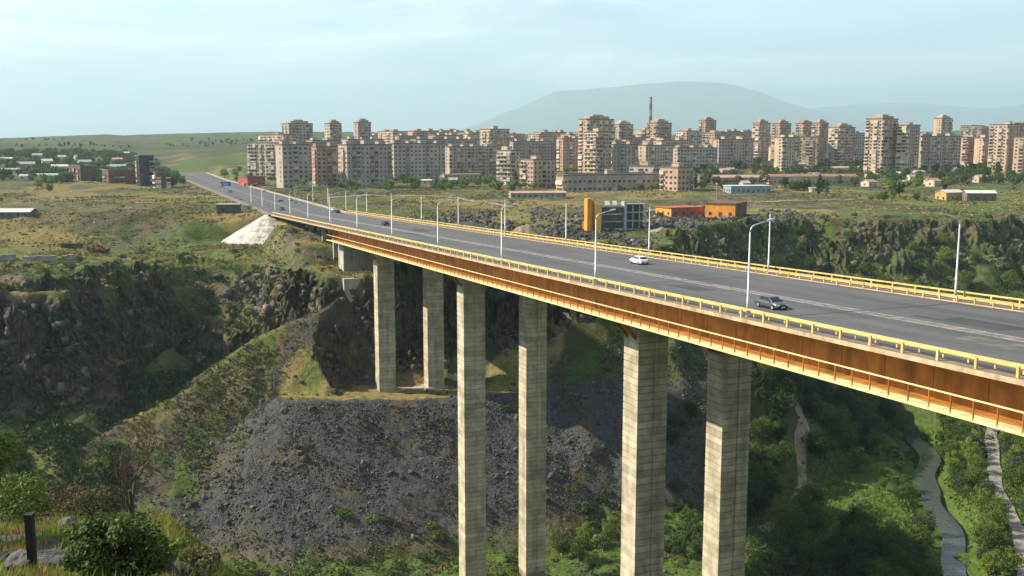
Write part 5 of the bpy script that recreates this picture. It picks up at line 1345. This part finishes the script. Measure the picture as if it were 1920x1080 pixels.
cover('slope_scrub', 'green scrub on the gorge slopes behind the far railing', 'scrub', 30000, (20, 270), (310, 470), lambda x, y, z, m: (m['cd'] > 0) & patch(x, y, 8, .45, 6), .9, 'mid', 14, 1.0)
cover('cliff_scrub', 'dark scrub on the ledges of the left cliffs', 'scrub', 16000, (-180, -40), (245, 350), lambda x, y, z, m: (m['cliff'] > .2) & patch(x, y, 5, .5, 26), .7, 'dark', 15, 1.1)
# tracks
for nm, pts in (('dirt_track', [(1130, 402), (1260, 392), (1390, 380), (1500, 377), (1640, 372)]), ('dirt_track', [(560, 372), (700, 366), (860, 372), (960, 390)])):
    q = [pxground(a, b, 330, 900) for a, b in pts]; q = [k for k in q if k]
    ribbon(nm, [(k[0], k[1]) for k in q], 4.0, gravel, .3, 3.0)
cover('spur_grass', 'dry and green grass along the sunlit diagonal spur', 'grass', 22000, (-150, -45), (215, 300), lambda x, y, z, m: m['onspur'] & (m['dspur'] < 22) & (m['dledge'] > 8) & patch(x, y, 4, .44, 3), .45, 'olive', 16, .8)
cover('spur_dry_grass', 'pale dry grass on the crest of the diagonal spur', 'grass', 16000, (-150, -45), (215, 300), lambda x, y, z, m: m['onspur'] & (m['dspur'] < 15) & (m['dledge'] > 8) & patch(x, y, 5, .5, 63), .4, 'dry', 17, .8)
cover('scree_weeds', 'olive weeds and grass in patches on the grey scree', 'weeds', 16000, (-85, 60), (218, 300), lambda x, y, z, m: (z < -60) & (m['dledge'] > 10) & patch(x, y, 6, .56, 71), .5, 'olive', 18, .8)
# ================================================================== STONES
stone_m = mat('scree_stone', (.105, .102, .104), .9, .3, .6, rand=.25, bump=.3)
stone_b = mat('basalt_stone', (.07, .062, .056), .9, .3, .5, rand=.25, bump=.4)
mat('basalt_block', (.115, .095, .078), .95, .35, .25, island=.5, bump=.4, world=True, col2=(.030, .029, .028))
t_ = (1 + 5 ** .5) / 2
ICO = np.array([(-1, t_, 0), (1, t_, 0), (-1, -t_, 0), (1, -t_, 0), (0, -1, t_), (0, 1, t_), (0, -1, -t_), (0, 1, -t_), (t_, 0, -1), (t_, 0, 1), (-t_, 0, -1), (-t_, 0, 1)]) / 1.9
ICF = np.array([(0, 11, 5), (0, 5, 1), (0, 1, 7), (0, 7, 10), (0, 10, 11), (1, 5, 9), (5, 11, 4), (11, 10, 2), (10, 7, 6), (7, 1, 8), (3, 9, 4), (3, 4, 2), (3, 2, 6), (3, 6, 8), (3, 8, 9), (4, 9, 5), (2, 4, 11), (6, 2, 10), (8, 6, 7), (9, 8, 1)])
OCT = np.array([(1, 0, 0), (0, 1, 0), (-1, 0, 0), (0, -1, 0), (0, 0, 1), (0, 0, -1)]) * 1.1
OCF = np.array([(0, 1, 4), (1, 2, 4), (2, 3, 4), (3, 0, 4), (1, 0, 5), (2, 1, 5), (3, 2, 5), (0, 3, 5)])
CUB = np.array([(x, y, z) for z in (-1, 1) for x, y in ((-1, -1), (1, -1), (1, 1), (-1, 1))]) * .72
CUF = np.array([(0, 2, 1), (0, 3, 2), (4, 5, 6), (4, 6, 7), (0, 1, 5), (0, 5, 4), (1, 2, 6), (1, 6, 5), (2, 3, 7), (2, 7, 6), (3, 0, 4), (3, 4, 7)])
def stones(name, label, n, xr, yr, accept, smin, smax, m_, seed, power=2.6, small=False, sink=.1):
    g = np.random.default_rng(seed); x = g.uniform(*xr, n); y = g.uniform(*yr, n)
    z, m = terrain(x, y, True); ok = accept(x, y, z, m); x, y, z = x[ok], y[ok], z[ok]; n = len(x)
    s = smin + (smax - smin) * g.uniform(0, 1, n) ** power
    P0, F0 = (OCT, OCF) if small is True else ((CUB, CUF) if small == 'block' else (ICO, ICF)); nv = len(P0)
    V = P0[None] * (1 + g.uniform(-.38, .38, (n, nv, 3 if small == 'block' else 1))) * (s[:, None, None] * .5) * g.uniform(.6, 1.4, (n, 1, 3))
    a = g.uniform(0, 6.28, n); ca, sa = np.cos(a)[:, None], np.sin(a)[:, None]
    V = np.stack([V[..., 0] * ca - V[..., 1] * sa, V[..., 0] * sa + V[..., 1] * ca, V[..., 2]], -1) + np.stack([x, y, z + s * sink], -1)[:, None]
    Fc = (F0[None] + nv * np.arange(n)[:, None, None]).reshape(-1, 3)
    o = obj(name, mesh_np(name, V.reshape(-1, 3), Fc, m_)); return tag(o, label, 'stones', kind='stuff')
tint = bpy.data.materials.new('scree'); tint.use_nodes = True
tn, tl = tint.node_tree.nodes, tint.node_tree.links; tb_ = tn['Principled BSDF']; tb_.inputs['Roughness'].default_value = .9; tb_.inputs['Specular IOR Level'].default_value = .2
gi = tn.new('ShaderNodeNewGeometry'); rp = tn.new('ShaderNodeValToRGB'); rp.color_ramp.elements[0].color = (.028, .028, .031, 1); rp.color_ramp.elements[1].color = (.19, .18, .17, 1); e = rp.color_ramp.elements.new(.8); e.color = (.078, .076, .080, 1)
tl.new(gi.outputs['Random Per Island'], rp.inputs['Fac']); tl.new(rp.outputs['Color'], tb_.inputs['Base Color'])
stones('scree', 'grey rubble covering the slope below the pier ledge', 110000, (-90, 62), (216, 302), lambda x, y, z, m: (z < -57) & (m['dledge'] > 10.5) & ~m['head'] & ((m['slope'] > .1) | (m['onspur'] & m['camside'] & (m['dspur'] > 8))) & (fbm(x / 5 + y / 30, y / 30, oct=4) + .3 * (nrg.random(len(x)) - .5) > .43 + .2 * sstep(4, -16, x + 67 + (285 - y) * .36) + .22 * sstep(-93, -98, z)), .12, .68, tint, 1, 3.6, True)
stones('loose_stones', 'loose dark stones strewn over the spur and terraces', 9000, (-180, 120), (205, 400), lambda x, y, z, m: (fbm(x / 10 + 4, y / 10, oct=3) > .5), .2, 1.3, tint, 2, 3.5)
stones('cliff_blocks', 'dark basalt blocks breaking out of the left gorge cliffs', 34000, (-175, 25), (235, 352), lambda x, y, z, m: ((m['cliff'] > .2) | m['head']) & ((m['cw'] < 20) | m['head'] | (fbm(x / 10 + 33, y / 10, oct=4) > .60)) & (fbm(x / 6 + 4, y / 6, oct=3) > .40), .5, 3.4, MATS['basalt_block'], 5, 2.1, 'block', -.2)
stones('rim_blocks', 'dark basalt blocks along the right gorge rim', 12000, (20, 270), (315, 470), lambda x, y, z, m: (m['cliff'] > .25) & (fbm(x / 15 + 12, y / 15, oct=3) > .47), .6, 3.2, MATS['basalt_block'], 6, 2.6, 'block', -.2)
stones('waste_rubble', 'grey rubble strewn on the waste ground beyond the far railing', 9000, (-50, 140), (330, 480), lambda x, y, z, m: (m['cd'] < 0) & (fbm(x / 14 + 77, y / 14, oct=3) > .45) & ((m['n'] > 98)), .3, 2.2, tint, 8, 3)
# single boulders
BO = []
for i in range(6):
    g = np.random.default_rng(60 + i); import bmesh
    bm = bmesh.new(); bmesh.ops.create_icosphere(bm, subdivisions=3, radius=.5)
    for v in bm.verts:
        p = v.co; q = 1 + .55 * (float(vnoise(np.array([p.x * 3 + i * 7]), np.array([p.y * 3]), np.array([p.z * 3]))[0]) - .5) + .22 * (float(vnoise(np.array([p.x * 9 + i * 5]), np.array([p.y * 9]), np.array([p.z * 9]))[0]) - .5)
        v.co = Vector((p.x * q * 1.2, p.y * q, p.z * q * .75))
    me = bpy.data.meshes.new('boulder'); bm.to_mesh(me); bm.free(); me.materials.append(stone_m if i % 2 else stone_b); BO.append(me)
def boulder(x, y, s, label, group, k, z=None):
    o = obj('boulder', BO[k % 6], None, (x, y, (hgt(x, y) if z is None else z) + s * .15), (rnd.uniform(-.4, .4), rnd.uniform(-.4, .4), rnd.uniform(0, 6.28)), (s, s * rnd.uniform(.8, 1.2), s * rnd.uniform(.8, 1.2)))
    return tag(o, label, 'boulder', group)
g = random.Random(44); n = 0
for region, cntb, lab, grp, sr in [((380, 850, 760, 960), 22, 'angular grey boulder lying on the scree below the ledge', 'boulders on the scree', (.9, 2.0)), ((330, 520, 860, 1000), 16, 'pale boulder at the lower left edge of the scree', 'boulders left of the scree foot', (.9, 1.9)), ((400, 640, 690, 760), 14, 'grey boulder at the top of the scree beside the yellow ledge', 'boulders beside the ledge', (.9, 2.0)), ((930, 1150, 640, 960), 26, 'dark boulder on the shaded scree between the middle and near piers', 'boulders on the shaded scree', (.9, 2.0)), ((40, 620, 480, 560), 22, 'dark rock outcrop block on the terrace above the left cliff', 'rocks on the left terrace', (1.5, 3.6))]:
    for i in range(cntb):
        q = pxground(g.uniform(region[0], region[1]), g.uniform(region[2], region[3]))
        if q and q[1] > 190: boulder(q[0], q[1], g.uniform(*sr), lab, grp, i, q[2])

# ================================================================== SMALL THINGS ON THE TERRACE
rust = mat('rusty_iron', (.14, .055, .035), .85, .3, 1.5); rubble_m = mat('broken_concrete', (.30, .29, .27), .95, .25, .6)
q = pxground(190, 474, 250, 460)
sc = empty('scrap_heap', q); tag(sc, 'rusty red brown heap of scrap iron on the left terrace', 'scrap heap')
g = random.Random(9)
for i in range(16):
    b = MB(); l = g.uniform(1.5, 4.5); b.box(-l / 2, l / 2, -.35, .35, -.3, .3 + g.uniform(0, .9)); o = b.build('scrap_piece', rust, sc, loc=(g.uniform(-4.4, 3), g.uniform(-1.5, 1.5), g.uniform(.3, 1.2) + (2.0 if i < 6 else 0) * g.random())); o.rotation_euler = (g.uniform(-.5, .5), g.uniform(-.5, .5), g.uniform(0, 3.1))
for px, py, w, lab in [(75, 490, 62, 'long low grey concrete wall remnant on the left terrace'), (128, 488, 22, 'short pale concrete slab beside the wall remnant'), (135, 466, 40, 'dark low wall stub left of the scrap heap'), (12, 488, 36, 'pale concrete ramp at the left edge of the terrace')]:
    q = pxground(px, py, 250, 460); W = w / F * q[1]
    r_ = empty('wall_remnant', q); tag(r_, lab, 'wall'); k = max(2, int(W / 2)); 
    for i in range(k):
        b = MB(); b.box(-W / 2 + W * i / k + .03, -W / 2 + W * (i + 1) / k - .03, -.6, .6, -1, 1.6 + .5 * rnd.random()); b.build('block', rubble_m if 'dark' not in lab else stone_b, r_)
# spoil heaps and slabs beyond the far railing
for px, py, w, h, lab, mm in [(985, 440, 60, 4.6, 'conical earth spoil heap beyond the far railing', dirt), (870, 428, 90, 3.5, 'long dark rubble heap beyond the far railing', stone_b), (1240, 436, 60, 2.4, 'low rubble heap beside the black office', gravel), (1010, 398, 60, 3.0, 'dark brown earth bank behind the spoil heap', stone_b)]:
    q = pxground(px, py, 300, 560); W = w / F * q[1]; n_ = 22
    V, Fc = [], []
    for i in range(n_ + 1):
        for j in range(n_ + 1):
            u, v = i / n_ * 2 - 1, j / n_ * 2 - 1; r_ = math.hypot(u, v); k = max(0, 1 - r_) ** .9
            V.append((u * W * .6, v * W * .45, h * k * (1 + .5 * (float(vnoise(np.array([u * 5 + px]), np.array([v * 5]))[0]) - .5)) - .5))
    for i in range(n_):
        for j in range(n_): a = i * (n_ + 1) + j; Fc.append((a, a + n_ + 1, a + n_ + 2, a + 1))
    tag(obj('spoil_heap', mesh_np('spoil_heap', V, Fc, mm, True), None, q), lab, 'heap')
for i in range(26):
    px, py = rnd.uniform(880, 1250), rnd.uniform(415, 462); q = pxground(px, py, 300, 480)
    if q: boulder(q[0], q[1], rnd.uniform(1.0, 2.6), 'grey rubble block on the waste ground beyond the far railing', 'rubble blocks beyond the far railing', i, q[2])

# plain masts
for px, py, Y, h, lab in [(135, 398, 480, 7.0, 'thin mast with a white globe lamp on the left plain'), (1342, 410, 500, 12, 'thin grey mast behind the tall orange building'), (1787, 300, 900, 16, 'thin mast before the far garages')]:
    o, _ = placed('mast', lab, 'mast', px, py, Y, 0); b = MB(); b.tube([(0, 0, -.5), (0, 0, h)], [.12, .07], 6); b.build('pole', lampm, o)
    b = MB(); b.tube([(0, 0, h), (0, 0, h + .2), (0, 0, h + .55), (0, 0, h + .75)], [.15, .4, .4, .15], 8); b.build('globe', hr['white'], o)

# ================================================================== FOREGROUND
def fg(px, py):
    while True:
        q = pxground(px, py, 10, 100, 500)
        if q: return q
        py += 6
q = fg(62, 1072); p0 = q
po = empty('fence_post', q); tag(po, 'dark rusty iron post standing in the dry grass at lower left', 'post')
b = MB(); b.box(-.085, .085, -.08, .08, -.4, 1.42); b.build('shaft', mat('dark_iron', (.030, .022, .02), .8, .3, 3), po)
b = MB(); b.box(-.1, .1, -.095, .095, 1.421, 1.45); b.build('cap', mat('dark_iron', (.03, .022, .02)), po)
for dx, s in ((-.45, .9), (.5, .55)): boulder(q[0] + dx, q[1] + .2, s, 'dark stone wedged against the iron post' if dx < 0 else 'small stone right of the iron post', None, 3 if dx < 0 else 1)
def near_bush(px, py, R_, H, n, size, lm_, label, seed, name='bush'):
    q = fg(px, py); root = empty(name, q); tag(root, label, 'bush')
    C, Rd = crown_clumps(R_, H, .0, 34, seed); V, Fc = leaves(C, Rd, n, size, seed); obj('foliage', mesh_np('foliage', V, Fc, LM[lm_]), root)
    obj('stem', trunk_mesh(H * .3, .05, seed, 6, R_, H * .7), root); return root
near_bush(218, 1090, .9, 1.35, 8000, .055, 'mid', 'dense bright green bush in front of the bare tree', 71)
near_bush(300, 1060, .6, .8, 3000, .05, 'bright', 'small bright weed clump right of the green bush', 72)
near_bush(455, 1068, .5, .6, 2200, .05, 'bright', 'low green weed clump at the edge of the yellow grass', 73)
near_bush(118, 968, 1.3, 1.3, 2600, .06, 'brown', 'dry brown bush left of the bare tree', 74)
near_bush(175, 975, 1.2, 1.3, 2600, .06, 'olive', 'olive bush behind the green bush', 75)
near_bush(28, 985, 1.5, 2.0, 5000, .07, 'mid', 'leafy green bush at the left edge above the post', 76)
near_bush(360, 1075, .7, .5, 1800, .05, 'olive', 'flat olive weed patch below the scree', 77)
# leaning tree whose branches enter at the left edge
q = fg(20, 1040)
lt = empty('tree', (q[0] - 3.6, q[1] + 3, hgt(q[0] - 3.6, q[1] + 3))); tag(lt, 'bright leafy tree reaching in from the left edge', 'tree')
C, Rd = crown_clumps(1.7, 3.4, 1.6, 34, 81); V, Fc = leaves(C, Rd, 9000, .085, 81); obj('crown', mesh_np('crown', V, Fc, LM['bright']), lt); obj('trunk', trunk_mesh(2.4, .13, 81, 6, 1.9, 3.6), lt)
# bare tree
q = fg(250, 992); bt = empty('bare_tree', q); tag(bt, 'bare brown tree with thin spreading twigs above the green bush', 'tree')
b = MB(); g = random.Random(21); TW = MB()
def grow(p, d, L, r, lev, tgt):
    pts = [p]; rr = [r]; d = d.copy()
    for i in range(4):
        d = (d + Vector((g.uniform(-.18, .18), g.uniform(-.18, .18), g.uniform(-.02, .12)))).normalized(); p = p + d * L / 4; pts.append(p); rr.append(r * (1 - .14 * (i + 1)))
    tgt.tube(pts, rr, 5 if lev < 2 else 3)
    if lev >= 5: return
    for i in range(3 if lev < 4 else 2):
        a = g.uniform(0, 6.28); s = g.uniform(.45, .85); nd_ = (d + Vector((math.cos(a) * s, math.sin(a) * s, g.uniform(-.1, .35)))).normalized()
        grow(pts[g.choice([2, 3, 4])], nd_, L * g.uniform(.62, .8), r * .55, lev + 1, b if lev < 1 else TW)
grow(Vector((0, 0, -.3)), Vector((.08, 0, 1)), 2.0, .15, 0, b)
b.build('trunk', barkd, bt); TW.build('twig', barkd, bt)['kind'] = 'stuff'
# foreground stones and slabs
for px, py, s in [(125, 990, .7), (150, 998, .6), (345, 1030, .5), (462, 1045, .8), (500, 1050, .6), (400, 1030, .6), (20, 1062, .7), (340, 1076, .5)]:
    q = fg(px, py)
    if q: boulder(q[0], q[1], s, f'foreground stone in the grass {"left of" if px < 200 else "right of"} the green bush', 'stones in the foreground grass', int(px))
# grass of the foreground
def blades(name, label, n, lm_, hmin, hmax, seed, th):
    g = np.random.default_rng(seed); y = g.uniform(12, 66, n); x = g.uniform(-38, 2, n)
    z, m = terrain(x, y, True); ok = m['near'] & (np.abs(x / y) < .6) & (fbm(x / 2.5 + seed, y / 2.5, oct=3) > th); x, y, z = x[ok], y[ok], z[ok]; n = len(x)
    a = g.uniform(0, 6.28, n); h = g.uniform(hmin, hmax, n); w = .018 + .0006 * y; ln = g.normal(size=(n, 2)) * .35
    dx, dy = np.cos(a) * w, np.sin(a) * w
    V = np.stack([np.stack([x - dx, y - dy, z - .05], -1), np.stack([x + dx, y + dy, z - .05], -1), np.stack([x + ln[:, 0] * h, y + ln[:, 1] * h, z + h], -1)], 1).reshape(-1, 3)
    tag(obj(name, mesh_np(name, V, np.arange(len(V)).reshape(-1, 3), LM[lm_])), label, 'grass', kind='stuff')
blades('foreground_grass', 'tall dry yellow grass in the foreground', 110000, 'dry', .12, .38, 1, .46)
blades('foreground_weeds', 'green weeds among the foreground grass', 60000, 'bright', .15, .45, 2, .50)
